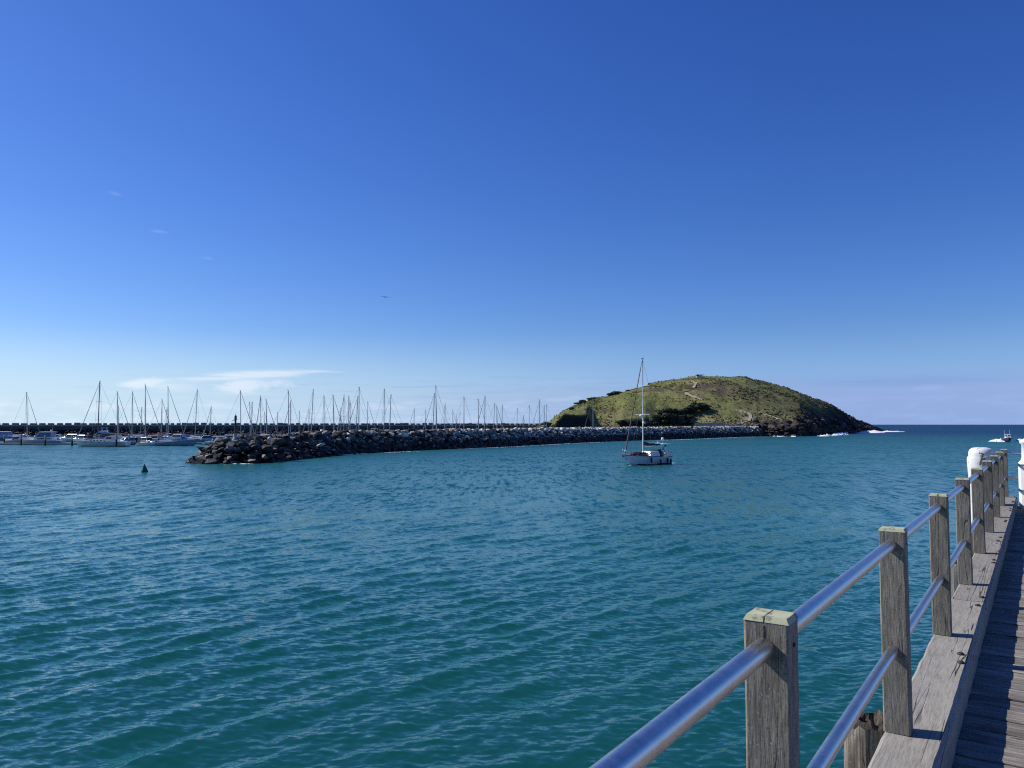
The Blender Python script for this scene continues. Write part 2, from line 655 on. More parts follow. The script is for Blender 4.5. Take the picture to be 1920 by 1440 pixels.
def rock_mat(name, dark, light, use_attr=False, wet=2.25):
    m, b = new_mat(name)
    g = node('ShaderNodeNewGeometry')
    P = S(g.outputs['Position'])
    if use_attr:
        a = node('ShaderNodeAttribute', attribute_name='tint')
        rnd, _, pale = sep(S(a.outputs['Color']))
    else:
        oi = node('ShaderNodeObjectInfo')
        rnd = S(oi.outputs['Random'])
    n1 = noise(P, 1.1, 6, 0.65)
    n2 = noise(P, 4.5, 4, 0.6)
    k = lin(rnd * 0.75 + n1 * 0.4 + n2 * 0.15, 0.34, 0.96, 0, 1)
    k = k * k
    c = mixc(k, dark, light)
    warm = sstep(noise(P, 0.5, 3, 0.5), 0.52, 0.66) * 0.35
    c = mixc(warm, c, (light[0] * 1.0, light[1] * 0.92, light[2] * 0.78))
    # tide mark of black weed and wet stone, raised to paint slope shade too
    _, _, z = sep(P)
    wet_shade = sstep(z + (n1 - 0.5) * 2.6 + (n2 - 0.5) * 0.8, wet + 0.45, wet - 0.35)
    c = mixc(wet_shade * 0.90, c, (0.014, 0.013, 0.012))
    setc(b, c)
    S.put(b.inputs['Roughness'], lin(wet_shade, 0, 1, 0.9, 0.5))
    b.inputs['Specular IOR Level'].default_value = 0.3
    bump(b, n1 + n2 * 0.4, 0.7, 0.12)
    return m


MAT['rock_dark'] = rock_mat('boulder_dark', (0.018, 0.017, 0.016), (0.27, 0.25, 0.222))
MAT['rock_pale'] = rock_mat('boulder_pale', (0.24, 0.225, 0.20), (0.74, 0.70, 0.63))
MAT['rock_dark_fill'] = rock_mat('boulder_dark_fill', (0.018, 0.017, 0.016), (0.27, 0.25, 0.222), True)
MAT['rock_pale_fill'] = rock_mat('boulder_pale_fill', (0.24, 0.225, 0.20), (0.74, 0.70, 0.63), True)
MAT['rock_core'] = rock_mat('breakwater_core', (0.010, 0.010, 0.010), (0.045, 0.043, 0.04))  # near black, painting the shaded voids between the stones
MAT['armour'] = rock_mat('armour_fill', (0.018, 0.018, 0.019), (0.17, 0.16, 0.15), True, wet=0.6)
MAT['shore_rock'] = rock_mat('shore_rock_fill', (0.020, 0.017, 0.017), (0.10, 0.082, 0.072), True, wet=0.9)


def seawall_mat(name, a, bcol):
    m, b = new_mat(name)
    g = node('ShaderNodeNewGeometry')
    oi = node('ShaderNodeObjectInfo')
    P = S(g.outputs['Position'])
    n1 = noise(P, 0.7, 6, 0.65)
    st = noise(mapping(P, scale=(1, 1, 0.15)), 1.6, 4, 0.6)
    k = lin(n1 * 0.5 + st * 0.4 + S(oi.outputs['Random']) * 0.25, 0.35, 0.85, 0, 1)
    setc(b, mixc(k, a, bcol))
    b.inputs['Roughness'].default_value = 0.92
    return m


MAT['wall_concrete'] = seawall_mat('stained_sea_wall', (0.055, 0.06, 0.062), (0.17, 0.17, 0.165))
MAT['block_concrete'] = seawall_mat('stained_blocks', (0.07, 0.073, 0.074), (0.27, 0.265, 0.25))
MAT['ledge_concrete'] = seawall_mat('pale_ledge', (0.34, 0.36, 0.35), (0.60, 0.60, 0.58))


def tint_mat(name, rough=0.9, sc=0.35, amt=0.45):
    m, b = new_mat(name)
    a = node('ShaderNodeAttribute', attribute_name='tint')
    g = node('ShaderNodeNewGeometry')
    P = S(g.outputs['Position'])
    n1 = noise(P, sc, 5, 0.7)
    n2 = noise(P, sc * 5, 4, 0.65)
    k = lin(n1 * 0.5 + n2 * 0.5, 0.3, 0.7, 1 - amt, 1 + amt)
    setc(b, mixc(1.0, S(a.outputs['Color']), comb(k, k, k), 'MULTIPLY'))
    b.inputs['Roughness'].default_value = rough
    b.inputs['Specular IOR Level'].default_value = 0.15
    bump(b, n1 * 2 + n2, 1.0, 0.6)
    return m


MAT['hill'] = tint_mat('heath_and_grass', amt=0.34)
MAT['shrub'] = tint_mat('low_shrubs', sc=1.0, amt=0.3)
MAT['path'] = plain('gravel_path', (0.36, 0.31, 0.24), 0.95, var=0.3, scale=0.3)


def leaf_mat():
    m, b = new_mat('coastal_tree_leaves')
    oi = node('ShaderNodeObjectInfo')
    g = node('ShaderNodeNewGeometry')
    n = noise(S(g.outputs['Position']), 0.6, 3, 0.6)
    k = lin(n + S(oi.outputs['Random']) * 0.3, 0.35, 0.95, 0, 1)
    setc(b, mixc(k, (0.012, 0.020, 0.012), (0.035, 0.052, 0.024)))
    b.inputs['Roughness'].default_value = 0.7
    b.inputs['Specular IOR Level'].default_value = 0.2
    return m


MAT['leaf'] = leaf_mat()
MAT['bark'] = plain('bark', (0.06, 0.05, 0.04), 0.95, var=0.3)


def water_mat():
    m, b = new_mat('sea_water')
    g = node('ShaderNodeNewGeometry')
    P = S(g.outputs['Position'])
    N = S(g.outputs['Normal'])
    CREST = math.radians(-50)            # crest lines run along azimuth 40 degrees

    def slope(scale, kx, ky, stretch=0.45, det=3.0, off=0.0):
        """random slopes of ripples whose crests run along one direction"""
        q = mapping(P, loc=(off, off * 0.7, 0), rot=(0, 0, CREST), scale=(stretch, 1, 1))
        c = noise(q, scale, det, 0.55, color=True)
        r, gg, _ = sep(c)
        return (r - 0.5) * kx, (gg - 0.5) * ky

    fa = node('ShaderNodeAttribute', attribute_name='ripple')   # share of the ripples too fine for the mesh
    lod = S(fa.outputs['Fac'])
    far = sstep(lod, 0.0, 0.34)
    a1, a2 = slope(8.0, 0.95, 1.6, 0.40, 5)
    b1, b2 = slope(1.9, 0.75, 1.15, 0.5, 3, 13.0)
    c1, c2 = slope(0.16, 0.55, 1.0, 0.55, 6, 41.0)
    f1 = 0.9 - far * 0.15
    # foreshortened wave groups of the middle distance
    qd = mapping(P, rot=(0, 0, 0.12), scale=(1.0, 0.18, 1))
    dr, dg, _ = sep(noise(qd, 1.9, 3, 0.6, color=True))
    mid = sstep(lod, 0.12, 0.5)
    dly = (dg - 0.5) * mid * 1.45
    dlx = (dr - 0.5) * mid * 0.6
    lx = a1 * f1 + (b1 + c1) * far * 0.75
    ly = a2 * f1 + (b2 + c2) * far * 0.75
    cs, sn = math.cos(-CREST), math.sin(-CREST)
    wx = lx * cs - ly * sn
    wy = lx * sn + ly * cs
    # gusts: broad patches where the ripples are steeper or calmer
    gust = lin(noise(mapping(P, scale=(0.6, 1, 1)), 0.035, 3, 0.55), 0.35, 0.65, 0.60, 1.25)
    va = node('ShaderNodeVectorMath', operation='ADD')
    S.put(va.inputs[0], N)
    S.put(va.inputs[1], comb(wx * gust + dlx, wy * gust + dly, 0.0))
    vn = node('ShaderNodeVectorMath', operation='NORMALIZE')
    S.put(vn.inputs[0], S(va.outputs[0]))
    S.nt.links.new(vn.outputs[0], b.inputs['Normal'])
    # harbour water is green and a little cloudy, the open sea beyond the point is clearer and bluer
    murk = noise(P, 0.02, 4, 0.55)
    c = mixc(sstep(murk, 0.35, 0.68), (0.0050, 0.062, 0.058), (0.007, 0.075, 0.067))
    px_, py_, _ = sep(P)
    ocean = sstep(py_ + px_ * 0.9, 330.0, 900.0)
    c = mixc(ocean, c, (0.004, 0.030, 0.062))
    # light scattered back from the water body does not follow the slope of the ripples
    df = node('ShaderNodeBsdfDiffuse')
    S.nt.links.new(c.s, df.inputs['Color'])
    df.inputs['Normal'].default_value = (0, 0, 1)
    up = node('ShaderNodeCombineXYZ')
    up.inputs[2].default_value = 1.0
    S.nt.links.new(up.outputs[0], df.inputs['Normal'])
    setc(b, (0, 0, 0))
    addn = node('ShaderNodeAddShader')
    S.nt.links.new(df.outputs[0], addn.inputs[0])
    S.nt.links.new(b.outputs[0], addn.inputs[1])
    outn = [n_ for n_ in S.nt.nodes if n_.type == 'OUTPUT_MATERIAL'][0]
    S.nt.links.new(addn.outputs[0], outn.inputs['Surface'])
    S.put(b.inputs['Roughness'], lin(lod, 0, 1, 0.05, 0.46))
    b.inputs['IOR'].default_value = 1.333
    b.inputs['Specular IOR Level'].default_value = 0.5
    return m


MAT['water'] = water_mat()


# ------------------------------------------------------------------ the sea: one sheet out to the horizon
def build_sea():
    rows = []
    y = -400.0
    while y < 8.0:
        rows.append(y)
        y += max(0.35, (8 - y) * 0.10)
    Y = 8.0
    while Y < 2500:
        rows.append(Y)
        Y += max(0.026, Y * Y * 0.70 / (769 * CAM_H))
    rows += [3000, 4000, 6000, 10000, 18000, 34000, 60000]
    R = np.array(rows)
    NC = 1060
    uu = np.linspace(-1, 1, NC)
    half = np.where(R > 0, 0.80 * R + 14, 60 + np.abs(R) * 0.9)
    half = np.maximum(half, 20)
    X = half[:, None] * uu[None, :]
    Yg = np.repeat(R[:, None], NC, 1)
    dy = np.gradient(R)[:, None]
    dx = (2 * half / NC)[:, None]
    r = np.random.default_rng(3)
    n = 96
    lam = np.exp(r.uniform(math.log(0.15), math.log(2.3), n))
    lam[:5] = (4.5, 6.0, 7.5, 5.2, 9.0)
    base = math.radians(130)                     # waves run away from the sun's side, towards the jetty
    spread = np.where(lam > 0.85, 0.30, 0.95)
    th = base + r.normal(0, 1, n) * spread
    ph = r.uniform(0, 2 * np.pi, n)
    Z = np.zeros_like(X)
    DX = np.zeros_like(X)
    DY = np.zeros_like(X)
    grp = 0.62 + 0.55 * vnoise(X / 9.0, Yg / 9.0, 4)
    for i in range(n):
        k = 2 * np.pi / lam[i]
        kx, ky = k * math.sin(th[i]), k * math.cos(th[i])
        # drop components that the grid cannot carry
        cell = np.sqrt((dx * math.sin(th[i])) ** 2 + (dy * math.cos(th[i])) ** 2)
        fade = np.clip((lam[i] / cell - 2.5) / 3.0, 0, 1)
        slope = 0.011 if lam[i] > 3.3 else (0.0265 if lam[i] > 0.85 else 0.0205)
        a = slope / k * fade
        w = kx * X + ky * Yg + ph[i]
        Z += a * np.cos(w)
        DX -= 0.7 * a * np.sin(w) * math.sin(th[i])
        DY -= 0.7 * a * np.sin(w) * math.cos(th[i])
    Z *= grp
    V = np.stack([X + DX, Yg + DY, Z], -1).reshape(-1, 3)
    nr = len(R)
    idx = np.arange(nr * NC).reshape(nr, NC)
    F = np.stack([idx[:-1, :-1], idx[:-1, 1:], idx[1:, 1:], idx[1:, :-1]], -1).reshape(-1, 4)
    me = np_mesh('sea', V, F, MAT['water'])
    cell = np.maximum(dx, dy) * np.ones_like(X)
    rip = np.clip(np.log2(np.maximum(cell, 0.06) / 0.06) / 10, 0, 1).astype(np.float32)
    at = me.attributes.new('ripple', 'FLOAT', 'POINT')
    at.data.foreach_set('value', rip.ravel())
    o = put('sea', me)
    tag(o, 'rippled teal blue sea filling the harbour out to the horizon', 'water', kind='structure')


build_sea()


# ------------------------------------------------------------------ the headland
PXC = np.arange(1000, 1668, 1.6)
_ridge = np.array([(1000, 801), (1012, 799), (1022, 795), (1030, 789), (1040, 782), (1058, 772), (1072, 765), (1082, 759.5), (1097, 754), (1113, 748),
                   (1137, 743.5), (1153, 739), (1163, 736.5), (1180, 731.5), (1200, 726), (1218, 721), (1250, 715.5), (1281, 711), (1309, 706.5), (1347, 707.5),
                   (1364, 709.5), (1399, 709.5), (1417, 714), (1440, 719.5), (1475, 730), (1517, 745), (1547, 754.5), (1562, 760.5), (1580, 772),
                   (1608, 787), (1633, 798), (1650, 804), (1668, 811)], float)
_rY = np.array([(1000, 446), (1040, 462), (1130, 505), (1300, 565), (1400, 582), (1500, 594), (1560, 618), (1600, 668), (1640, 770), (1668, 850)], float)
_bY = np.array([(1000, 432), (1160, 428), (1300, 424), (1390, 416), (1430, 408), (1500, 408), (1530, 445), (1560, 496), (1600, 558), (1630, 665), (1655, 800), (1668, 838)], float)
_bz = np.array([(1000, 1.0), (1040, 3.2), (1380, 3.2), (1425, -1.2), (1668, -1.2)], float)
_cl = np.array([(1000, 1), (1040, 3.0), (1056, 8.5), (1100, 8.0), (1112, 2.0), (1155, 2.2), (1170, 5.0), (1210, 5.5), (1230, 1.5), (1380, 1.5), (1420, 5.0), (1470, 6.5),
                (1540, 7.5), (1600, 6.5), (1640, 4.0), (1668, 1.5)], float)


def _i(tab, x):
    return np.interp(x, tab[:, 0], tab[:, 1])


NT, NB = 130, 26


def hill_arrays():
    px = PXC
    az = np.array([ray(p, 790).x / ray(p, 790).y for p in px])
    rY, bY, bz, cl = _i(_rY, px), _i(_bY, px), _i(_bz, px), _i(_cl, px)
    ry = _i(_ridge, px)
    zr = np.array([at_depth(p, y, Y).z for p, y, Y in zip(px, ry, rY)])
    cl = np.minimum(cl, np.maximum(zr - bz - 0.5, 0.2))
    t = np.linspace(0, 1, NT) ** 1.15
    tb = np.linspace(0, 1, NB + 1)[1:]
    Yf = bY[None] + (rY - bY)[None] * t[:, None]
    cw = 0.045
    rise = np.clip(t / cw, 0, 1)
    rise = rise * rise * (3 - 2 * rise)
    g = np.sin(np.clip((t - 0.02) / 0.98, 0, 1) * np.pi / 2) ** 0.93
    Zf = bz[None] + cl[None] * rise[:, None] + (zr - bz - cl)[None] * g[:, None]
    back = np.maximum((rY - bY), 20)
    Yb = rY[None] + back[None] * tb[:, None]
    Zb = zr[None] * np.cos(tb * np.pi / 2)[:, None] ** 1.0 - 1.5 * tb[:, None]
    Y = np.concatenate([Yf, Yb], 0)
    Z = np.concatenate([Zf, Zb], 0)
    X = Y * az[None]
    tt = np.concatenate([t, 1 + tb])[:, None] * np.ones_like(X)
    P = px[None] * np.ones_like(X)
    # rough ground: gullies, hummocks and, low down, broken rock
    h = (fbm(X / 11, Y / 16, 4, 2) - 0.5) * 3.0 + (fbm(X / 3.2, Y / 4.2, 3, 8) - 0.5) * 0.7
    rocky = np.clip((P - 1400) / 30, 0, 1) * np.clip((10.5 + (fbm(X / 14, Y / 14, 3, 5) - 0.5) * 11 + np.clip((P - 1480) / 60, 0, 1) * 4 - Z) / 2.5, 0, 1)
    cliff = np.clip(1 - np.abs(tt - 0.02) / 0.05, 0, 1) * np.clip((1415 - P) / 10, 0, 1) * np.clip((cl[None] - 2.6) / 2, 0, 1)
    crag = (np.abs(fbm(X / 5, Y / 5, 4, 31) - 0.5) * 2) * 5.0 - 1.6
    fade = np.clip(tt / 0.12, 0, 1) * np.clip(np.abs(1.0 - tt) / 0.05 + 0.35, 0, 1)
    Z = Z + h * fade * (1 - 0.5 * rocky) + rocky * crag * np.clip((Z + 1.5) / 4, 0, 1)
    return X, Y, Z, tt, P, rocky, cliff


HX, HY, HZ, HT, HP, HROCK, HCLIFF = hill_arrays()
HROW = 720 - FPX * np.tan(np.arctan2(HZ - CAM_H, HY) - PITCH)


def hill_colors():
    X, Y, P, R = HX, HY, HP, HROW
    n1 = fbm(X / 26, Y / 34, 4, 12)
    n2 = fbm(X / 7, Y / 9, 4, 40)
    n3 = fbm(X / 60, Y / 60, 3, 77)
    n4 = fbm(X / 15, HZ / 5 + Y / 30, 4, 90)

    def C(*c): return np.array(c)[None, None, :]

    def mix(a, b, f): return a + (b - a) * np.clip(f, 0, 1)[..., None]
    c = C(0.176, 0.188, 0.064) * np.ones(X.shape + (3,))
    c = mix(c, C(0.235, 0.220, 0.085), (n1 - 0.45) * 4)                       # yellow-green grass
    c = mix(c, C(0.110, 0.112, 0.046), (n2 - 0.54) * 5)                       # darker tussocks
    c = mix(c, C(0.130, 0.112, 0.066), (n4 - 0.53) * 5)                       # brown heath
    right = np.clip((P - 1330) / 90, 0, 1)
    c = mix(c, C(0.108, 0.100, 0.055), right * (0.55 + (n1 - 0.5) * 1.5))     # darker brown to seaward
    heath = np.exp(-((P - 1352) / 42) ** 2 - ((R - 731) / 9) ** 2)
    c = mix(c, C(0.115, 0.075, 0.062), heath * (0.7 + (n2 - 0.5) * 2))        # red-brown patch
    dry = np.exp(-((P - 1128) / 24) ** 2 - ((R - 786) / 9) ** 2) + np.exp(-((P - 1355) / 45) ** 2 - ((R - 786) / 8) ** 2) + 0.8 * np.exp(-((P - 1440) / 40) ** 2 - ((R - 786) / 7) ** 2)
    c = mix(c, C(0.34, 0.285, 0.165), dry * (0.55 + (n2 - 0.5) * 2.4))       # dry straw-coloured slopes
    vivid = np.exp(-((P - 1190) / 70) ** 2 - ((R - 752) / 16) ** 2)
    c = mix(c, C(0.180, 0.205, 0.050), vivid * (0.55 + (n1 - 0.5) * 1.5))
    sea = np.clip((P - 1470) / 90, 0, 1) * np.clip((R - 752 - (n3 - 0.5) * 40) / 18, 0, 1)
    c = mix(c, C(0.040, 0.045, 0.026), sea * 0.75)                            # dark olive low down by the point
    rk = mix(C(0.075, 0.060, 0.052) * np.ones_like(c), C(0.024, 0.021, 0.021), (n2 - 0.40) * 4)
    rk = mix(rk, C(0.20, 0.17, 0.145), (n4 - 0.60) * 5)
    c = mix(c, rk, HROCK * 1.2)
    c = mix(c, C(0.034, 0.032, 0.030), HCLIFF * 1.3)  # shade of the steep cliffs and overhang put into the colour
    return np.clip(c, 0.005, 1)


HC = hill_colors()
nr, nc_ = HX.shape
idx = np.arange(nr * nc_).reshape(nr, nc_)
F = np.stack([idx[:-1, :-1], idx[:-1, 1:], idx[1:, 1:], idx[1:, :-1]], -1).reshape(-1, 4)
me = np_mesh('headland', np.stack([HX, HY, HZ], -1).reshape(-1, 3), F, MAT['hill'], True, HC.reshape(-1, 3))
headland = put('headland', me)
tag(headland, 'rounded green headland with dark rocky foot rising from the sea', 'hill', kind='structure')


def hill_at(px, py):
    """point of the headland seen at a pixel of the photograph (first hit from the water up)"""
    j = int(np.clip(np.searchsorted(PXC, px), 1, len(PXC) - 1))
    rowsj = HROW[:NT, j]
    for i in range(3, NT):
        if rowsj[i] <= py:
            return Vector((HX[i, j], HY[i, j], HZ[i, j]))
    return Vector((HX[NT - 1, j], HY[NT - 1, j], HZ[NT - 1, j]))


def ico():
    t = (1 + 5 ** 0.5) / 2
    v = np.array([(-1, t, 0), (1, t, 0), (-1, -t, 0), (1, -t, 0), (0, -1, t), (0, 1, t), (0, -1, -t), (0, 1, -t), (t, 0, -1), (t, 0, 1), (-t, 0, -1), (-t, 0, 1)], float)
    v /= np.linalg.norm(v[0])
    f = np.array([(0, 11, 5), (0, 5, 1), (0, 1, 7), (0, 7, 10), (0, 10, 11), (1, 5, 9), (5, 11, 4), (11, 10, 2), (10, 7, 6), (7, 1, 8), (3, 9, 4), (3, 4, 2), (3, 2, 6), (3, 6, 8), (3, 8, 9), (4, 9, 5), (2, 4, 11), (6, 2, 10), (8, 6, 7), (9, 8, 1)])
    return v, f


ICO_V, ICO_F = ico()


def scatter_lumps(name, pos, size, colors, mat, flat=0.7, jit=0.32, smooth=False):
    n = len(pos)
    V = ICO_V[None] * (1 + nrg.uniform(-jit, jit, (n, 12, 1)))
    sc = np.stack([size * nrg.uniform(0.7, 1.4, n), size * nrg.uniform(0.7, 1.4, n), size * flat * nrg.uniform(0.7, 1.3, n)], -1)
    V = V * sc[:, None, :]
    a = nrg.uniform(0, 2 * np.pi, n)
    ca, sa = np.cos(a)[:, None], np.sin(a)[:, None]
    V = np.stack([V[..., 0] * ca - V[..., 1] * sa, V[..., 0] * sa + V[..., 1] * ca, V[..., 2]], -1) + pos[:, None, :]
    Fx = ICO_F[None] + (np.arange(n) * 12)[:, None, None]
    return np_mesh(name, V.reshape(-1, 3), Fx.reshape(-1, 3), mat, smooth, np.repeat(colors, 12, 0))


def build_scrub():
    n = 26000
    i = nrg.integers(6, NT + 3, n)
    j = nrg.integers(2, nc_ - 2, n)
    dens = fbm(HX[i, j] / 13, HY[i, j] / 18, 3, 55)
    right = np.clip((HP[i, j] - 1300) / 120, 0, 1)
    keep = nrg.uniform(0, 1, n) < np.clip((dens - 0.44) * 3.2, 0.04, 1) * (0.45 + 0.55 * right)
    keep &= HROCK[i, j] < 0.5
    keep &= HZ[i, j] > 3.5
    i, j = i[keep], j[keep]
    m = len(i)
    dxy = nrg.uniform(-0.8, 0.8, (m, 2))
    pos = np.stack([HX[i, j] + dxy[:, 0], HY[i, j] + dxy[:, 1], HZ[i, j] + 0.15], -1)
    c = HC[i, j] * nrg.uniform(0.72, 1.08, (m, 1)) * np.array([[0.92, 1.0, 0.9]])
    size = nrg.uniform(0.25, 0.75, m) * (0.8 + 0.4 * np.clip((HP[i, j] - 1320) / 100, 0, 1))
    o = put('scrub', scatter_lumps('scrub', pos, size, c, MAT['shrub'], 0.6))
    tag(o, 'low dark green and brown scrub covering the headland', 'scrub', kind='stuff')


build_scrub()


def build_shore_rocks():
    n = 1500
    j = nrg.integers(0, nc_ - 2, n)
    ok = HP[0, j] > 1408
    j = j[ok]
    i = (np.abs(nrg.normal(0, 1, len(j))) * 6 + 1).astype(int).clip(0, 22)
    m = len(i)
    pos = np.stack([HX[i, j] + nrg.uniform(-1.5, 1.5, m), HY[i, j] + nrg.uniform(-2.5, 0.5, m), np.maximum(HZ[i, j], -0.4) + 0.1], -1)
    size = nrg.uniform(0.5, 1.9, m)
    c = np.repeat(nrg.uniform(0, 1, (m, 1)), 3, 1)
    o = put('shore_rocks', scatter_lumps('shore_rocks', pos, size, c, MAT['shore_rock'], 0.65, 0.38))
    tag(o, 'dark broken rocks heaped along the foot of the headland', 'rocks', kind='stuff')


build_shore_rocks()


def ribbon(name, pix, width, label):
    pts = [hill_at(*p) for p in pix]
    fine = []
    for a, b in zip(pts[:-1], pts[1:]):
        for k in range(6):
            fine.append(a.lerp(b, k / 6))
    fine.append(pts[-1])
    mb = MB()
    vv = []
    for k, p in enumerate(fine):
        d = fine[min(k + 1, len(fine) - 1)] - fine[max(k - 1, 0)]
        s = Vector((d.y, -d.x, 0)).normalized() * width * (0.5 + 0.12 * math.sin(k * 1.7))
        vv += [p + s + Vector((0, 0, 0.45)), p - s + Vector((0, 0, 0.45)), p + s * 1.05 - Vector((0, 0, 1.2)), p - s * 1.05 - Vector((0, 0, 1.2))]
    ff = []
    for k in range(len(fine) - 1):
        o = 4 * k
        ff += [(o, o + 1, o + 5, o + 4), (o + 2, o, o + 4, o + 6), (o + 1, o + 3, o + 7, o + 5)]
    mb.add(vv, ff)
    o = mb.build(name, MAT['path'])
    tag(o, label, 'path', kind='structure')


ribbon('footpath', [(1298, 715.5), (1307, 718.5), (1304, 723), (1300, 729)], 1.5, 'short pale path just below the summit of the headland')
ribbon('footpath', [(1300, 731), (1291, 734), (1279, 736.5)], 1.2, 'pale path running left across the upper slope of the headland')
ribbon('footpath', [(1285, 737), (1294, 742), (1306, 746.5), (1318, 750)], 1.5, 'pale path slanting down the middle slope of the headland')
ribbon('footpath', [(1380, 769), (1395, 774), (1405, 776.5), (1408, 784), (1404, 790), (1390, 796.5), (1365, 799)], 1.5, 'pale path bending down to the long concrete wall')
ribbon('footpath', [(1424, 774), (1440, 780), (1460, 787), (1482, 793)], 1.3, 'faint pale track slanting down towards the rocky point')


# ------------------------------------------------------------------ trees and bushes of the headland
def crown_mesh(seed, lumps, n, w, h, leaf):
    r = np.random.default_rng(seed)
    cs = []
    for k in range(lumps):
        a, q = r.uniform(0, 2 * np.pi), r.uniform(0.0, 0.75) ** 0.6
        cs.append((math.cos(a) * q * w * 0.62, math.sin(a) * q * w * 0.62, h * r.uniform(0.32, 0.78), w * r.uniform(0.26, 0.46)))
    V, Fc = [], []
    for k in range(n):
        cx, cy, cz, cr = cs[r.integers(0, lumps)]
        d = r.normal(0, 1, 3)
        d /= np.linalg.norm(d)
        if d[2] < -0.5:
            d[2] *= -0.5
        p = np.array((cx, cy, cz)) + d * cr * r.uniform(0.72, 1.06) * np.array((1, 1, 0.72))
        a = r.normal(0, 1, 3)
        e1 = np.cross(d + a * 0.5, a)
        e1 /= np.linalg.norm(e1) + 1e-6
        e2 = np.cross(d + a * 0.35, e1)
        e2 /= np.linalg.norm(e2) + 1e-6
        s = leaf * r.uniform(0.6, 1.35)
        o = len(V)
        V += [p - e1 * s * 0.5, p + e2 * s * 0.35, p + e1 * s * 0.5, p - e2 * s * 0.35]
        Fc.append((o, o + 1, o + 2, o + 3))
    return np_mesh('crown', np.array(V), np.array(Fc), MAT['leaf'], False)


def trunk_mesh(seed, h, w):
    r = random.Random(seed)
    mb = MB()
    mb.tube([(0, 0, -0.8), (0.1, 0.05, h * 0.2), (0.2, -0.1, h * 0.45), (0.1, 0.1, h * 0.72)], [0.24, 0.2, 0.14, 0.05], 6)
    for k in range(5):
        a = k * 1.26 + r.uniform(-0.3, 0.3)
        z = h * r.uniform(0.22, 0.45)
        mb.tube([(0.1, 0, z), (math.cos(a) * w * 0.28, math.sin(a) * w * 0.28, z + h * 0.17), (math.cos(a) * w * 0.5, math.sin(a) * w * 0.5, z + h * 0.24)], [0.10, 0.07, 0.03], 5)
    return mb.mesh('trunk', MAT['bark'])


CROWNS = [crown_mesh(100 + k, 9, 1500, 4.6, 7.0, 0.75) for k in range(4)]
TRUNKS = [trunk_mesh(60 + k, 7.0, 4.6) for k in range(4)]
BUSHES = [crown_mesh(200 + k, 6, 520, 2.4, 2.6, 0.5) for k in range(3)]
BTRUNK = trunk_mesh(99, 2.6, 2.2)
_tc = 0


def tree(px, py, hgt, label, group, cat='tree', bush=False, wide=1.0, lift=0.0):
    global _tc
    p = hill_at(px, py)
    t = thing('coastal_bush' if bush else 'coastal_tree', label, cat, (p.x, p.y, p.z - 0.2 + lift), rng.uniform(0, 6.28), group)
    k = _tc
    _tc += 1
    if bush:
        put('crown', BUSHES[k % 3], t); put('trunk', BTRUNK, t)
        s = hgt / 2.6
    else:
        put('crown', CROWNS[k % 4], t); put('trunk', TRUNKS[k % 4], t)
        s = hgt / 7.0
    t.scale = (s * wide, s * wide, s)


GROVE = [(1229, 797, 5.5, 'low outermost tree at the left end of the dark grove behind the boulders'),
         (1238, 796, 7.5, 'dark tree second from the left along the foot of the grove'),
         (1250, 797, 8.0, 'dark tree third from the left along the foot of the grove'),
         (1262, 798, 8.0, 'dark tree in the middle of the foot of the grove'),
         (1274, 797, 7.0, 'dark tree fifth from the left along the foot of the grove'),
         (1284, 793, 6.0, 'dark tree at the right end of the foot of the grove'),
         (1241, 784, 7.0, 'dark tree at the upper left corner of the main grove'),
         (1254, 783, 7.0, 'dark tree in the upper middle of the main grove'),
         (1267, 783, 6.5, 'dark tree in the upper row of the grove, third from its left corner'),
         (1279, 781, 6.0, 'dark tree at the upper right of the main grove, below the saddle'),
         (1288, 777, 5.5, 'dark tree in the narrow saddle joining the two groves'),
         (1297, 775, 6.0, 'dark tree at the left end of the upper, smaller grove'),
         (1307, 773, 6.5, 'tallest dark tree in the middle of the upper, smaller grove'),
         (1317, 771, 5.5, 'dark tree right of the tallest one in the upper, smaller grove'),
         (1326, 769, 4.0, 'low dark tree at the right tip of the upper, smaller grove'),
         (1302, 766, 5.0, 'dark tree along the top edge of the upper, smaller grove, left'),
         (1313, 765, 4.5, 'dark tree along the top edge of the upper, smaller grove, right')]
for (x, y, h_, lab) in GROVE:
    tree(x, y, h_, lab, 'trees of the dark grove on the headland', wide=1.5, lift=-0.9)
for (x, y, h_, lab) in [(1288, 798, 3.5, 'small round dark bush between the grove and the concrete wall'),
                        (1071, 767, 2.5, 'lowest dark bush on the left skyline of the headland'),
                        (1088, 757.5, 3.2, 'dark bush on the left skyline of the headland, second up from the sea'),
                        (1095, 754.5, 3.4, 'dark bush on the left skyline of the headland, third up from the sea'),
                        (1108, 749.5, 3.2, 'dark bush on the left skyline just left of the lone mast'),
                        (1115, 748, 2.6, 'low dark bush on the left skyline just right of the lone mast'),
                        (1146, 741.5, 3.2, 'lower of three dark bushes together on the left skyline'),
                        (1153, 739.5, 3.8, 'middle and largest of three dark bushes together on the left skyline'),
                        (1160, 738, 3.2, 'upper of three dark bushes together on the left skyline'),
                        (1178, 733, 2.2, 'thin wispy bush on the skyline below the yacht mast'),
                        (1026, 797, 3.5, 'round dark bush at the left foot of the headland by the masts'),
                        (1168, 797, 4.0, 'dark bush under the low cliff left of the yacht mast'),
                        (1184, 797, 4.5, 'dark bush under the low cliff beside the yacht mast'),
                        (1216, 798, 3.8, 'dark bush between the yacht mast and the grove')]:
    tree(x, y, h_ * 0.95, lab, 'bushes on the headland', 'bush', True, 1.7, -1.1)

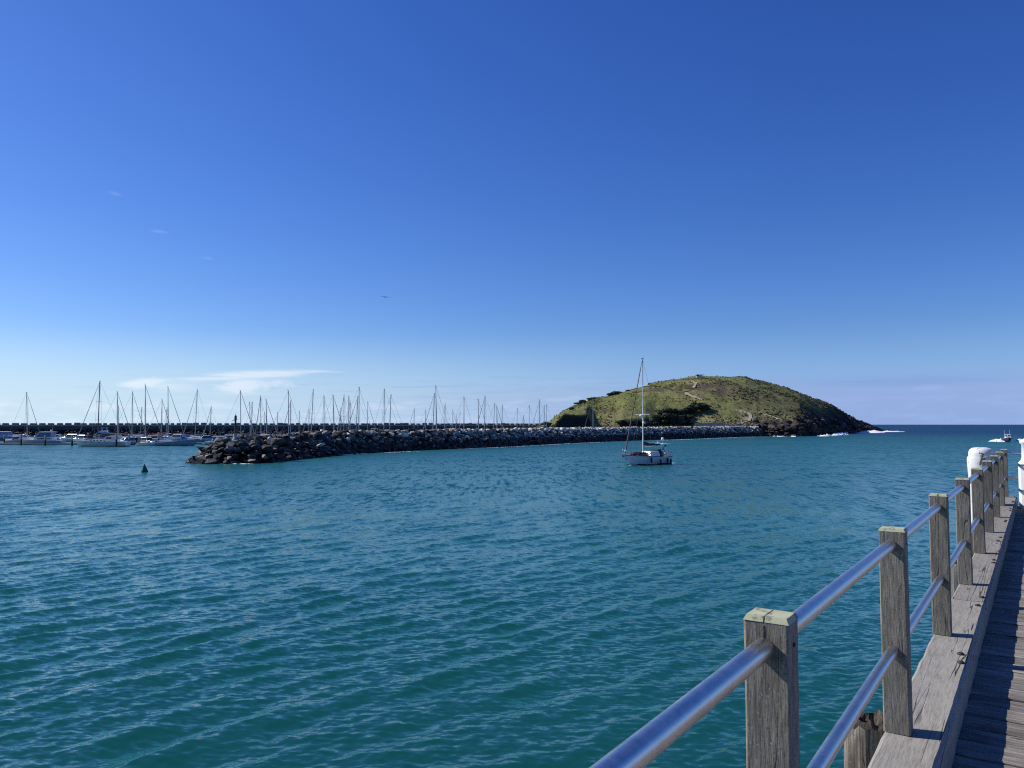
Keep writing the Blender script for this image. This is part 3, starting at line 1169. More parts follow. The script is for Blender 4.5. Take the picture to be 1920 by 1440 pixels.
# summit lookout
p = hill_at(1313, 707.5)
t = thing('lookout_platform', 'small railed lookout platform on the summit of the headland', 'lookout', (p.x, p.y, p.z + 0.3))
MB().box(-2.6, 2.6, -1.6, 1.6, -0.9, 0.2).build('platform', MAT['deck_grey'], t)
for sx in (-2.4, -0.8, 0.8, 2.4):
    MB().box(sx - 0.09, sx + 0.09, -1.5, -1.32, 0.2, 1.35).build('post', MAT['marina_pile'], t)
MB().box(-2.6, 2.6, -1.53, -1.29, 1.351, 1.5).build('rail', MAT['marina_pile'], t)
MB().box(-1.9, -0.6, 0.2, 0.9, 0.2, 1.6).build('sign_board', MAT['marina_pile'], t)

# retaining wall at the foot of the hill
p0, p1, p2 = at_depth(1303, 803, 417), at_depth(1347, 803, 415), at_depth(1396, 803, 412)
t = thing('retaining_wall', 'long pale concrete wall at the foot of the headland above the boulders', 'wall', (p0.x, p0.y, 0))
pts = [Vector((0, 0, 0)), Vector((p1.x - p0.x, p1.y - p0.y, 0)), Vector((p2.x - p0.x, p2.y - p0.y, 0))]
npan = 13
segs = []
for k in range(npan):
    u0, u1 = k / npan, (k + 1) / npan
    f = lambda u: pts[0].lerp(pts[1], u / 0.47) if u < 0.47 else pts[1].lerp(pts[2], (u - 0.47) / 0.53)
    a, b = f(u0), f(u1)
    top = 7.1 if u0 < 0.46 else 7.0 - (u0 - 0.46) * 3.1
    d = (b - a).normalized()
    a2, b2 = a + d * 0.05, b - d * 0.05
    nrm = Vector((d.y, -d.x, 0)) * 0.25
    mb = MB()
    vv = [a2 - nrm, b2 - nrm, b2 + nrm, a2 + nrm]
    vv = [v + Vector((0, 0, 1.5)) for v in vv] + [v + Vector((0, 0, top)) for v in vv]
    mb.add(vv, [(3, 2, 1, 0), (4, 5, 6, 7), (0, 1, 5, 4), (1, 2, 6, 5), (2, 3, 7, 6), (3, 0, 4, 7)])
    mb.build('wall_panel', MAT['concrete'], t)

for (x, y, lab) in [(1392, 791.5, 'white framed notice board at the bottom of the pale path'),
                    (1412, 788, 'small white notice board right of the bend in the pale path')]:
    p = hill_at(x, y + 3)
    t = thing('notice_board', lab, 'sign', (p.x, p.y, p.z), 0.15, 'notice boards at the foot of the headland')
    w = 0.75 if x < 1400 else 0.5
    MB().box(-w, -w + 0.12, -0.06, 0.06, -0.6, 1.9).build('post', MAT['sign_white'], t)
    MB().box(w - 0.12, w, -0.06, 0.06, -0.6, 1.9).build('post', MAT['sign_white'], t)
    MB().box(-w, w, -0.1, -0.061, 0.55, 1.85).build('panel', MAT['sign_white'], t)
    if x < 1400:
        MB().box(-w * 0.2, w * 0.7, -0.13, -0.101, 0.75, 1.6).build('poster', MAT['sign_dark'], t)


# ------------------------------------------------------------------ boulders
def boulder(seed):
    r = random.Random(seed)
    import bmesh
    bm = bmesh.new()
    for k in range(15):
        v = Vector((r.gauss(0, 1), r.gauss(0, 1), r.gauss(0, 1))).normalized()
        v = Vector((max(-0.78, min(0.78, v.x)), max(-0.72, min(0.72, v.y)), max(-0.70, min(0.70, v.z))))
        bm.verts.new(v * r.uniform(0.85, 1.1))
    res = bmesh.ops.convex_hull(bm, input=bm.verts)
    junk = list({g for g in res['geom_interior'] + res['geom_unused'] if isinstance(g, bmesh.types.BMVert)})
    if junk:
        bmesh.ops.delete(bm, geom=junk, context='VERTS')
    bmesh.ops.triangulate(bm, faces=bm.faces)
    bm.verts.index_update()
    V = np.array([v.co[:] for v in bm.verts])
    Fc = np.array([[v.index for v in f.verts] for f in bm.faces])
    bm.free()
    return V, Fc


BOULD = [boulder(300 + k) for k in range(14)]


def euler_m(a, b, c):
    return np.array((Matrix.Rotation(a, 3, 'Z') @ Matrix.Rotation(b, 3, 'X') @ Matrix.Rotation(c, 3, 'Y')))


def join_boulders(name, items, mats):
    """items: (pos, size xyz, rot, shape, tint, material index)"""
    Vs, Fs, Cs, Ms = [], [], [], []
    o = 0
    for (p, s, rot, k, tint, mi) in items:
        V, Fc = BOULD[k]
        W = (V * np.array(s)) @ euler_m(*rot).T + np.array(p)
        Vs.append(W); Fs.append(Fc + o); o += len(V)
        Cs.append(np.full((len(V), 3), tint)); Ms.append(np.full(len(Fc), mi))
    me = np_mesh(name, np.concatenate(Vs), np.concatenate(Fs), mats, False, np.concatenate(Cs))
    me.polygons.foreach_set('material_index', np.concatenate(Ms).astype(np.int32))
    return me


def polyline(pts, step):
    pts = [Vector(p) for p in pts]
    # smooth with Catmull-Rom, then resample evenly
    dense = []
    for i in range(len(pts) - 1):
        p0, p1, p2, p3 = pts[max(i - 1, 0)], pts[i], pts[i + 1], pts[min(i + 2, len(pts) - 1)]
        for k in range(20):
            t = k / 20
            dense.append(0.5 * ((2 * p1) + (p2 - p0) * t + (2 * p0 - 5 * p1 + 4 * p2 - p3) * t * t + (3 * p1 - p0 - 3 * p2 + p3) * t ** 3))
    dense.append(pts[-1])
    out, acc = [dense[0]], 0.0
    for a, b in zip(dense[:-1], dense[1:]):
        L = (b - a).length
        while acc + L >= step:
            a = a.lerp(b, (step - acc) / L)
            L = (b - a).length
            out.append(a.copy())
            acc = 0.0
        acc += L
    return out


def build_breakwater():
    toe = polyline([(-39.6, 127.8, 0), (-38.2, 138, 0), (-34.2, 158, 0), (-26.5, 180, 0), (-9.5, 204, 0), (6.5, 232, 0), (36, 284, 0), (74, 334, 0), (112, 384, 0), (136, 410, 0)], 1.0)
    n = len(toe)
    tan = [(toe[min(i + 3, n - 1)] - toe[max(i - 3, 0)]).normalized() for i in range(n)]
    nor = [Vector((-t.y, t.x, 0)) for t in tan]

    def crest(i): return 3.45 + 0.65 * min(1, i / 45) + 0.4 * min(1, max(0, (i - 60) / 180))
    HW, SL = 6.6, 4.7
    root = thing('rock_breakwater', 'long breakwater of dark and pale boulders running from the left to the headland', 'breakwater', (0, 0, 0))
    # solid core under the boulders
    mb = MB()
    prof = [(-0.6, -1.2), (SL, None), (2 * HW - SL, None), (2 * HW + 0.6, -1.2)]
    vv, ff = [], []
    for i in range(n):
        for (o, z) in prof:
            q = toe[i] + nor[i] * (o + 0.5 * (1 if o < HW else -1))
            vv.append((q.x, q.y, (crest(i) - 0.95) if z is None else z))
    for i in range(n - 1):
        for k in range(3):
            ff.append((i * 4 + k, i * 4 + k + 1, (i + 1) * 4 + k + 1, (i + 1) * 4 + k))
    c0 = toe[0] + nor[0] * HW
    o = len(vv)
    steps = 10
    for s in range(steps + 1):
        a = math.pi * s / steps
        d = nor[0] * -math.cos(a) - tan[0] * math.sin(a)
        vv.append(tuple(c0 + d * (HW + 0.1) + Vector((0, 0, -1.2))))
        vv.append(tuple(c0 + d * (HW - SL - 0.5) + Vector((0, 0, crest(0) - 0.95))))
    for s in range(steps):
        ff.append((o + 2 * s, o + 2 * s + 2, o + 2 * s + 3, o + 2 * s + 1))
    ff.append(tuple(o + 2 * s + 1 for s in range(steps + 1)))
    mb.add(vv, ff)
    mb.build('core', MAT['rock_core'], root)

    items = []
    r = random.Random(77)

    def place(base, z, size, pale, flatter=1.0):
        s = size * r.choice((0.55, 0.7, 0.85, 1.0, 1.1, 1.28)) * r.uniform(0.92, 1.08)
        dims = (s * r.uniform(0.85, 1.35), s * r.uniform(0.7, 1.0), s * r.uniform(0.5, 0.85) * flatter)
        rot = (r.uniform(0, 6.28), r.uniform(-0.45, 0.45), r.uniform(-0.45, 0.45))
        items.append(((base.x, base.y, z), dims, rot, r.randrange(14), r.random(), 1 if r.random() < pale else 0))

    i = 0.0
    while i < n - 1:
        ii = int(i)
        size = 1.02 - 0.20 * min(1, ii / 120)
        step = size * 0.98
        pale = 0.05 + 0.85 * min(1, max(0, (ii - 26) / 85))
        c = crest(ii)
        slope_n = int((SL * 1.45) / (size * 1.0)) + 1
        for k in range(slope_n):                                           # near slope
            u = (k + r.uniform(-0.35, 0.35)) / (slope_n - 0.5)
            u = max(-0.06, min(1, u))
            b = toe[ii] + nor[ii] * (u * SL) + tan[ii] * r.uniform(-0.5, 0.5) * step
            hi = pale * (0.06 + 0.80 * u)  # pale stones thinned low down, painting the near slope's shade
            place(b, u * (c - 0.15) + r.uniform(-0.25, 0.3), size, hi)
        for k in range(int((2 * HW - 2 * SL) / size) + 1):                 # crest
            b = toe[ii] + nor[ii] * (SL + k * size + r.uniform(-0.3, 0.3)) + tan[ii] * r.uniform(-0.5, 0.5) * step
            place(b, c + r.uniform(-0.30, 0.50), size, min(0.95, pale * 1.35), 0.95)  # extra pale stones paint the sunlit look of the crest
        for k in range(3):                                                 # far slope
            u = (k + 0.5) / 3
            b = toe[ii] + nor[ii] * (2 * HW - SL + u * SL) + tan[ii] * r.uniform(-0.5, 0.5) * step
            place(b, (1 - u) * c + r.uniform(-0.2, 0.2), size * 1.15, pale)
        i += step
    for s in range(19):                                                    # round head
        a = math.pi * (s + 0.2) / 19
        d = nor[0] * -math.cos(a) - tan[0] * math.sin(a)
        for k in range(8):
            u = k / 7.0
            b = c0 + d * (HW * (1 - u) + 0.4 + r.uniform(-0.4, 0.4)) + Vector((r.uniform(-0.4, 0.4), r.uniform(-0.4, 0.4), 0))
            zz = min(1, u / 0.70) * (crest(0) - 0.15)
            place(b, zz + r.uniform(-0.3, 0.3), 1.0, 0.05)
    # single bigger blocks as in the photograph
    for (px, py, Y, s, pale) in [(469, 836, 126.5, 1.5, 0), (432, 832, 128, 1.4, 0), (402, 842, 127, 1.5, 0), (500, 838, 128, 1.6, 0), (418, 850, 125.5, 1.4, 0),
                                 (519, 824, 131, 1.7, 0), (484, 822, 131, 1.5, 0), (523, 852, 129.5, 1.3, 1), (353, 863, 129, 0.95, 1), (602, 832, 148, 1.3, 1), (664, 850, 163.5, 0.9, 1)]:
        p = at_depth(px, py, Y)
        items.append(((p.x, p.y, p.z - 0.3), (s * 0.92, s * 0.75, s * 0.48), (r.uniform(0, 6.28), r.uniform(-0.45, 0.45), r.uniform(-0.45, 0.45)), r.randrange(14), r.random(), pale))

    def apparent(it):
        p = it[0]
        near = p[1] - 0.55 * abs(p[0])
        # seen from the jetty: only the near slope and the crest face the camera
        return max(it[1]) / math.hypot(p[0], p[1]) * (1.0 if p[2] > 0.2 else 0.5)
    vis = [it for it in items]
    vis.sort(key=apparent, reverse=True)
    single, rest = vis[:300], vis[300:]
    meshes = {}
    for (p, s, rot, k, tint, mi) in single:
        key = (k, mi)
        if key not in meshes:
            V, Fc = BOULD[k]
            meshes[key] = np_mesh('boulder', V, Fc, MAT['rock_pale' if mi else 'rock_dark'], False)
        ob = put('boulder', meshes[key], root, p)
        ob.rotation_mode = 'QUATERNION'
        ob.rotation_quaternion = Matrix([list(row) for row in euler_m(*rot)]).to_quaternion()
        ob.scale = s
    fill = put('boulder_fill', join_boulders('boulder_fill', rest, [MAT['rock_dark_fill'], MAT['rock_pale_fill']]), root)
    fill['kind'] = 'stuff'


build_breakwater()

# ------------------------------------------------------------------ outer sea wall with its row of concrete blocks
def build_seawall():
    A, B = Vector((-330, 372, 0)), Vector((38, 540, 0))
    d = (B - A).normalized()
    L = (B - A).length
    rz = math.atan2(d.y, d.x)
    root = thing('sea_wall', 'long dark sea wall topped with a row of concrete blocks behind the marina', 'sea wall', A, rz)
    r = random.Random(5)
    # local x runs along the wall, -y faces the camera
    MB().box(0, L, 0.0, 7.0, -1, 5.35).build('wall', MAT['wall_concrete'], root)
    MB().box(0, L, -0.35, 0.9, 5.352, 5.75).build('ledge', MAT['ledge_concrete'], root)
    MB().box(0, L, 1.6, 6.5, 5.352, 6.0).build('roadway', MAT['wall_concrete'], root)
    shapes = []
    for k in range(10):
        w, h, dp = r.uniform(1.9, 3.2), r.uniform(1.18, 1.55), r.uniform(1.7, 2.1)
        mb = MB()
        mb.frustum((-w / 2, w / 2, 0, dp, 0), (-w / 2 + r.uniform(0, 0.12), w / 2 - r.uniform(0, 0.12), 0.06, dp - 0.05, h - 0.12))
        mb.frustum((-w / 2 + 0.1, w / 2 - 0.1, 0.07, dp - 0.06, h - 0.12), (-w / 2 + 0.28, w / 2 - 0.28, 0.25, dp - 0.25, h))
        shapes.append((mb.mesh('concrete_block', MAT['block_concrete']), w))
    x = 1.5
    while x < L - 2:
        me, w = shapes[r.randrange(10)]
        o = put('concrete_block', me, root, (x + w / 2, 0.95 + r.uniform(-0.08, 0.35), 5.752))
        o.rotation_euler[2] = r.uniform(-0.04, 0.04)
        x += w + (r.uniform(0.55, 1.5) if r.random() < 0.78 else 0.12)
    # rubble in front of the wall
    items = []
    for k in range(2600):
        u = r.random()
        s = r.uniform(0.55, 1.15)
        items.append(((r.uniform(0, L), -0.2 - u * 8.5, 3.7 * (1 - u) ** 1.2 - 0.2 + r.uniform(-0.3, 0.3)), (s * 1.25, s * 0.9, s * 0.7), (r.uniform(0, 6.28), r.uniform(-0.6, 0.6), r.uniform(-0.6, 0.6)), r.randrange(14), r.random() ** 1.7, 0))
    f = put('rock_armour', join_boulders('rock_armour', items, [MAT['armour']]), root)
    f['kind'] = 'stuff'
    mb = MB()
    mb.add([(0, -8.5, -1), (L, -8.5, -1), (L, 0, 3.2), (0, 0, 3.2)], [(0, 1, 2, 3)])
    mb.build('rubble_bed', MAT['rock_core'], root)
    for xx in range(20, int(L) - 10, 46):
        MB().box(xx, xx + 0.22, -0.56, -0.352, 2.5, 6.9).build('ladder_post', MAT['ledge_concrete'], root)


build_seawall()

# ------------------------------------------------------------------ navigation beacon and buoy
p = at_depth(441, 823.5, 126.2)
t = thing('beacon_post', 'dark green navigation beacon standing on the head of the breakwater', 'beacon', (p.x, p.y, p.z))
t.scale = (1, 1, 0.9)
MB().lathe([(0.5, -0.6), (0.5, 0.0), (0.30, 0.12), (0.27, 1.05)], 12).build('plinth', MAT['plinth'], t)
MB().lathe([(0.17, 1.06), (0.15, 3.55)], 10).build('pole', MAT['dark_green'], t)
MB().lathe([(0.30, 3.55), (0.30, 3.66)], 12).build('platform', MAT['dark_green'], t)
MB().box(-0.55, -0.16, -0.05, 0.05, 3.30, 3.40).build('bracket', MAT['dark_green'], t)
MB().lathe([(0.2, 3.66), (0.2, 4.15), (0.13, 4.3)], 10).build('lantern_housing', MAT['dark_green'], t)
MB().lathe([(0.10, 4.3), (0.10, 4.48), (0.03, 4.54)], 8).build('lamp', MAT['sign_white'], t)
MB().tube([(0.02, 0, 4.54), (0.02, 0, 4.95)], 0.025, 5).build('aerial', MAT['sign_white'], t)

p = on_plane(271, 885.5, 0)
t = thing('channel_buoy', 'small green conical channel buoy floating left of the breakwater head', 'buoy', (p.x, p.y, 0))
MB().lathe([(0.28, -0.35), (0.42, -0.05), (0.43, 0.12), (0.40, 0.2)], 14).build('float', MAT['dark_green'], t)
MB().lathe([(0.41, 0.2), (0.38, 0.28), (0.07, 1.02), (0.04, 1.08)], 14).build('cone', MAT['green_paint'], t)
t.rotation_euler = (0.03, -0.05, 0.4)
p = on_plane(335, 866, 0)


# ------------------------------------------------------------------ foam
def foam_strip(name, pts, w, h, label, seed=1, z0=0.0, ragged=0.36):
    """a broken, lumpy band of white water along a line"""
    line = polyline([(p[0], p[1], 0) for p in pts], max(0.25, w / 5))
    r = np.random.default_rng(seed)
    n, m = len(line), 7
    V, Fq = [], []
    for i, p in enumerate(line):
        a = line[max(i - 1, 0)]; b = line[min(i + 1, n - 1)]
        d = (b - a).normalized()
        nn = Vector((-d.y, d.x, 0))
        e = min(1, min(i, n - 1 - i) / (n * 0.15 + 1))
        ww = w * (0.3 + 0.7 * e) * (0.55 + 0.75 * float(vnoise(np.array([i * 0.23]), np.array([seed * 3.1]), seed)[0]))
        for k in range(m):
            s = k / (m - 1) - 0.5
            hh = h * e * max(0, 1 - (2 * s) ** 2) * (0.25 + 0.75 * r.random()) * float(0.3 + vnoise(np.array([i * 0.31 + 9]), np.array([k * 0.7]), seed)[0])
            q = p + nn * (s * ww) + Vector((r.uniform(-0.05, 0.05) * w, r.uniform(-0.05, 0.05) * w, 0))
            V.append((q.x, q.y, z0 + 0.03 + hh if 0 < k < m - 1 else z0 - 0.25))
    idx_ = np.arange(n * m).reshape(n, m)
    Fq = np.stack([idx_[:-1, :-1], idx_[1:, :-1], idx_[1:, 1:], idx_[:-1, 1:]], -1).reshape(-1, 4)
    V = [(a_, b_, c_) for a_, b_, c_ in V]
    va_ = np.array(V)
    cen = va_[Fq].mean(1)
    keep = vnoise(cen[:, 0] * 2.2 / w ** 0.5, cen[:, 1] * 1.1 / w ** 0.5, seed + 50) * 0.75 + r.random(len(Fq)) * 0.25 > ragged
    o = put(name, np_mesh(name, va_, Fq[keep], MAT['foam'], True))
    tag(o, label, 'foam', kind='stuff')
    return o


foam_strip('surf', [on_plane(x, y) for x, y in [(1532, 817.5), (1548, 818), (1566, 817), (1582, 816), (1594, 815.5)]], 4.6, 1.2, 'white surf breaking on the near side of the rocky point', 3, 0.0, 0.22)
foam_strip('surf', [on_plane(x, y) for x, y in [(1568, 814.5), (1580, 813.2), (1592, 812.8)]], 6.0, 1.6, 'short white wave against the rocks of the point', 4)
foam_strip('surf', [on_plane(x, y) for x, y in [(1606, 812.3), (1616, 811.8), (1628, 811.4)]], 6.0, 1.2, 'thin white surf below the tip of the point', 5)
foam_strip('surf', [on_plane(x, y) for x, y in [(1627, 810.6), (1640, 811.6), (1656, 811.8)]], 16.0, 2.2, 'bright breaking wave at the tip of the point', 6, 0.0, 0.2)
foam_strip('surf', [on_plane(x, y) for x, y in [(1652, 809.5), (1668, 809.8), (1694, 809.6)]], 15.0, 1.3, 'white wave trailing off seaward of the point', 7, 0.0, 0.27)
foam_strip('surf', [on_plane(x, y) for x, y in [(1449, 818.2), (1462, 818.6), (1476, 818.6)]], 1.6, 0.5, 'small patch of white wash under the dark shore rocks', 8)
foam_strip('surf', [on_plane(x, y) for x, y in [(1484, 818.4), (1492, 818.8)]], 1.6, 0.6, 'tiny patch of wash right of the other shore wash', 9)
foam_strip('wash', [on_plane(x, y) for x, y in [(392, 869.3), (420, 869.6), (450, 870), (480, 869.8)]], 0.5, 0.10, 'thin white wash along the head of the breakwater', 10)
foam_strip('wash', [on_plane(x, y) for x, y in [(640, 853.6), (662, 852), (690, 850.3)]], 0.7, 0.16, 'white wash lapping one light boulder of the breakwater', 11)
foam_strip('wash', [on_plane(x, y) for x, y in [(715, 849.8), (760, 847.6), (790, 846.6)]], 0.5, 0.10, 'thin broken wash in the middle of the breakwater', 12)
foam_strip('wash', [on_plane(x, y) for x, y in [(860, 842), (960, 838), (1060, 832.5), (1150, 828.5)]], 0.6, 0.09, 'thin line of wash along the right half of the breakwater', 13)
foam_strip('wash', [on_plane(x, y) for x, y in [(1210, 826.5), (1300, 824), (1380, 820.5), (1440, 819)]], 0.9, 0.12, 'thin line of wash where the breakwater meets the headland', 14)


# ------------------------------------------------------------------ boats
def hull_parts(root, L, B, fb, fs, mat, rake=0.8, tw=0.72, draft=0.5, fat=0.42, stripe=None, deck_mat=None, max_at=0.42, n=15, m=7, toe=None):
    """hull (bow towards +x, waterline at z = 0), deck and toe rail; returns half beam and sheer height as functions of x"""
    x0 = -L / 2

    def hb(u):
        if u < max_at:
            return B / 2 * (tw + (1 - tw) * math.sin(u / max_at * math.pi / 2))
        q = (u - max_at) / (1 - max_at)
        return B / 2 * max(0.0, math.cos(q ** 1.35 * math.pi / 2)) ** 0.8

    def sh(u): return fs + (fb - fs) * u ** 1.8
    mb = MB()
    vv, ff, mi = [], [], []
    for i in range(n + 1):
        u = i / n
        for s in (-1, 1):
            for k in range(m + 1):
                w = k / m
                z = -draft * (1 - 0.6 * u ** 3) + (sh(u) + draft * (1 - 0.6 * u ** 3)) * w
                y = hb(u) * (w ** fat) * s
                x = x0 + u * (L - rake) + rake * w * u ** 4 - 0.18 * (1 - u) ** 6 * (1 - w)
                vv.append((x, y, z))
    st = 2 * (m + 1)
    fidx = []
    for i in range(n):
        for s in (0, 1):
            for k in range(m):
                a = i * st + s * (m + 1) + k
                q = (a, a + st, a + st + 1, a + 1)
                ff.append(q if s == 1 else tuple(reversed(q)))
    # transom
    ff2 = []
    for k in range(m):
        ff2.append((k, m + 1 + k, m + 2 + k, k + 1))
    mb.add(vv, ff, 0, True)
    mb.add(vv, ff2, 0, False)
    zc = 0.11
    for f, (face, smo) in enumerate(zip(mb.f, mb.sm)):
        z = sum(mb.v[i][2] for i in face) / 4
        if z < zc:
            mb.mi[f] = 1
        elif stripe and stripe[0] < z - 0 < stripe[1]:
            mb.mi[f] = 2
    mats = [mat, MAT['antifoul']] + ([stripe[2]] if stripe else [])
    h = mb.build('hull', mats, root)
    mb = MB()
    dv, df = [], []
    for i in range(n + 1):
        u = i / n
        x = x0 + u * (L - rake) + rake * u ** 4
        dv += [(x, -hb(u), sh(u) + 0.004), (x, 0, sh(u) + 0.05), (x, hb(u), sh(u) + 0.004)]
    for i in range(n):
        o = 3 * i
        df += [(o, o + 3, o + 4, o + 1), (o + 1, o + 4, o + 5, o + 2)]
    mb.add(dv, df)
    mb.build('deck', deck_mat or MAT['deck_grey'], root)
    if toe:
        mb = MB()
        for s in (0, 2):
            mb.tube([Vector(dv[3 * i + s]) + Vector((0, 0, 0.03)) for i in range(n + 1)], 0.05, 5)
        mb.build('toe_rail', toe, root)

    def at(x):
        u = max(0, min(1, (x - x0) / (L - 0.2)))
        return hb(u), sh(u)
    return at


def window_on(root, x0, x1, y, z0, z1, mat, side, lean=0.0):
    """one pane set on a cabin side"""
    mb = MB()
    y0 = y * side
    yo = (y + 0.025) * side
    l = lean * side
    vv = [(x0, y0, z0), (x1, y0, z0), (x1, y0 - l, z1), (x0, y0 - l, z1), (x0 + 0.03, yo, z0 + 0.03), (x1 - 0.03, yo, z0 + 0.03), (x1 - 0.03, yo - l, z1 - 0.03), (x0 + 0.03, yo - l, z1 - 0.03)]
    mb.add(vv, [(4, 5, 6, 7), (0, 1, 5, 4), (1, 2, 6, 5), (2, 3, 7, 6), (3, 0, 4, 7)])
    return mb.build('window', mat, root)


def mast_rig(root, xm, z0, H, at, L, sp=(0.5, 0.78), spw=0.9, mast='mast', r=0.10, furl=None, boom=3.6, boom_z=1.1, cover=None, lean=(0, 0), back=True, frac=1.0, wire=0.030):
    top = Vector((xm + lean[0], lean[1], H))
    base = Vector((xm, 0, z0))
    MB().tube([base, top], [r, r * 0.75], 7).build('mast', MAT[mast], root)
    MB().box(top.x - 0.22, top.x + 0.22, top.y - 0.05, top.y + 0.05, H + 0.005, H + 0.13).build('masthead', MAT['dark_mast'], root)
    MB().tube([(top.x - 0.15, top.y, H + 0.13), (top.x - 0.2, top.y, H + 0.65)], 0.018, 4).build('aerial', MAT['wire'], root)
    xb = L / 2 - 0.35
    zb = at(xb)[1] + 0.1
    ft = base.lerp(top, frac)
    if furl:
        a = Vector((xb, 0, zb))
        MB().tube([a, a.lerp(ft, 0.06), a.lerp(ft, 0.5), a.lerp(ft, 0.93), ft], [0.03, 0.105, 0.085, 0.05, 0.02], 6).build('furled_jib', MAT[furl], root)
    else:
        MB().tube([(xb, 0, zb), ft], wire, 4).build('forestay', MAT['wire'], root)
    if back:
        MB().tube([(-L / 2 + 0.15, 0, at(-L / 2)[1]), top], wire * 0.8, 4).build('backstay', MAT['wire'], root)
    for s in sp:
        q = base.lerp(top, s)
        w = spw * (1.25 - 0.45 * s)
        MB().box(q.x - 0.05, q.x + 0.05, q.y - w, q.y + w, q.z - 0.03, q.z + 0.03).build('spreader', MAT[mast], root)
    for sgn in (-1, 1):
        y0, zz = at(xm)
        pts = [Vector((xm - 0.1, sgn * y0 * 0.93, zz))]
        for s in sp:
            q = base.lerp(top, s)
            pts.append(Vector((q.x, q.y + sgn * spw * (1.25 - 0.45 * s), q.z)))
        pts.append(top)
        MB().tube(pts, wire * 0.75, 4).build('shroud', MAT['wire'], root)
    if boom:
        bz = z0 + boom_z
        MB().tube([(xm - 0.12, 0, bz), (xm - boom, 0, bz + 0.12)], 0.075, 6).build('boom', MAT[mast], root)
        if cover:
            mb = MB()
            pts, rr = [], []
            for k in range(8):
                u = k / 7
                pts.append((xm - 0.05 - boom * 0.97 * u, 0, bz + 0.16 + 0.34 * (1 - u) ** 2.5 + 0.12 * u))
                rr.append(0.10 + 0.20 * (1 - u) ** 1.3)
            mb.tube(pts, rr, 8)
            mb.build('sail_cover', MAT[cover], root)
    return top


def simple_yacht(px, pt, yt, Y, side, label, cover=None, hull='gelcoat', furl=None, mast='mast', group='yachts moored behind the breakwater', name='moored_yacht', seed=0, L=None, sp=(0.52,)):
    r = random.Random(seed)
    p = at_depth(px, 800, Y)
    top = at_depth(pt, yt, Y)
    H = top.z
    L = L or max(7.5, min(14, H * 0.72))
    rz = (0.0 if side > 0 else math.pi) + r.uniform(-0.45, 0.45) + (0.35 if side > 0 else -0.35)
    B = L * 0.30
    xm = L * 0.08
    # place the mast foot on its line of sight
    cx, cy = p.x - math.cos(rz) * xm, p.y - math.sin(rz) * xm
    t = thing(name, label, 'yacht', (cx, cy, 0), rz, group)
    at = hull_parts(t, L, B, 0.118 * L, 0.095 * L, MAT[hull], rake=L * 0.10, n=9, m=5)
    z0 = at(0)[1]
    mb = MB()
    mb.frustum((-L * 0.16, L * 0.24, -B * 0.30, B * 0.30, z0 * 0.95), (-L * 0.13, L * 0.15, -B * 0.24, B * 0.24, z0 + 0.048 * L))
    mb.build('cabin', MAT['gelcoat'], t)
    for s in (-1, 1):
        window_on(t, -L * 0.10, L * 0.10, B * 0.285, z0 + 0.012 * L, z0 + 0.032 * L, MAT['glass'], s, B * 0.02)
    dl = (top.x - p.x)
    lean = (dl * math.cos(rz), -dl * math.sin(rz))
    mast_rig(t, xm, z0 + 0.04 * L, H, at, L, sp=sp, spw=B * 0.26, mast=mast, r=0.085 + 0.0025 * H, furl=furl, boom=L * 0.36, boom_z=0.85, cover=cover, lean=lean, back=(seed % 3 != 0), wire=0.032)
    return t


ORD = ['first', 'second', 'third', 'fourth', 'fifth', 'sixth', 'seventh', 'eighth', 'ninth', 'tenth', 'eleventh', 'twelfth', 'thirteenth', 'fourteenth', 'fifteenth', 'sixteenth',
       'seventeenth', 'eighteenth', 'nineteenth', 'twentieth', 'twenty-first', 'twenty-second', 'twenty-third']
# mast foot x, masthead x, masthead y, bow side, jib rolled on its stay
LEFT = [(52, 50, 736, 1, 'pale_furled', 268, 'yacht with the leftmost bare mast, berthed behind the white motor cruiser', None),
        (221, 220, 735, 1, 'pale_furled', 262, 'yacht with a pair of close masts just right of the tall dark mast', None),
        (223, 222, 761, 1, None, 330, 'small yacht whose short mast stands close against a taller one', None),
        (248, 248.5, 735, 1, 'pale_furled', 280, 'yacht with a slim mast left of the black canopied cruiser', None),
        (264, 266, 764, -1, None, 320, 'small yacht with a short mast behind the black canopied cruiser', 'navy'),
        (273, 272.5, 722, 1, 'pale_furled', 258, 'yacht with the tall mast rising over the black canopied cruiser', None),
        (303, 304, 750, 1, 'furled', 262, 'yacht with a rust red sail cover left of the blue open boat', 'red_canvas'),
        (313, 313, 765, -1, None, 330, 'small yacht with a short mast hidden beside a tall one, above the blue open boat', None),
        (316, 315, 726, 1, 'pale_furled', 268, 'yacht with the tall mast rising over the blue open boat', None),
        (366, 370, 731, -1, 'pale_furled', 275, 'yacht with a leaning mast and double forestay behind the white cabin boat', None),
        (394, 396, 763, -1, 'pale_furled', 262, 'yacht with a short mast and stays both ways, left of the green beacon', 'navy')]
for k, (xf, xt, yt, sd, fu, Y, lab, cov) in enumerate(LEFT):
    simple_yacht(xf, xt, yt, Y, sd, lab, cover=cov, furl=fu, seed=k + 1, group='yachts moored left of the beacon')

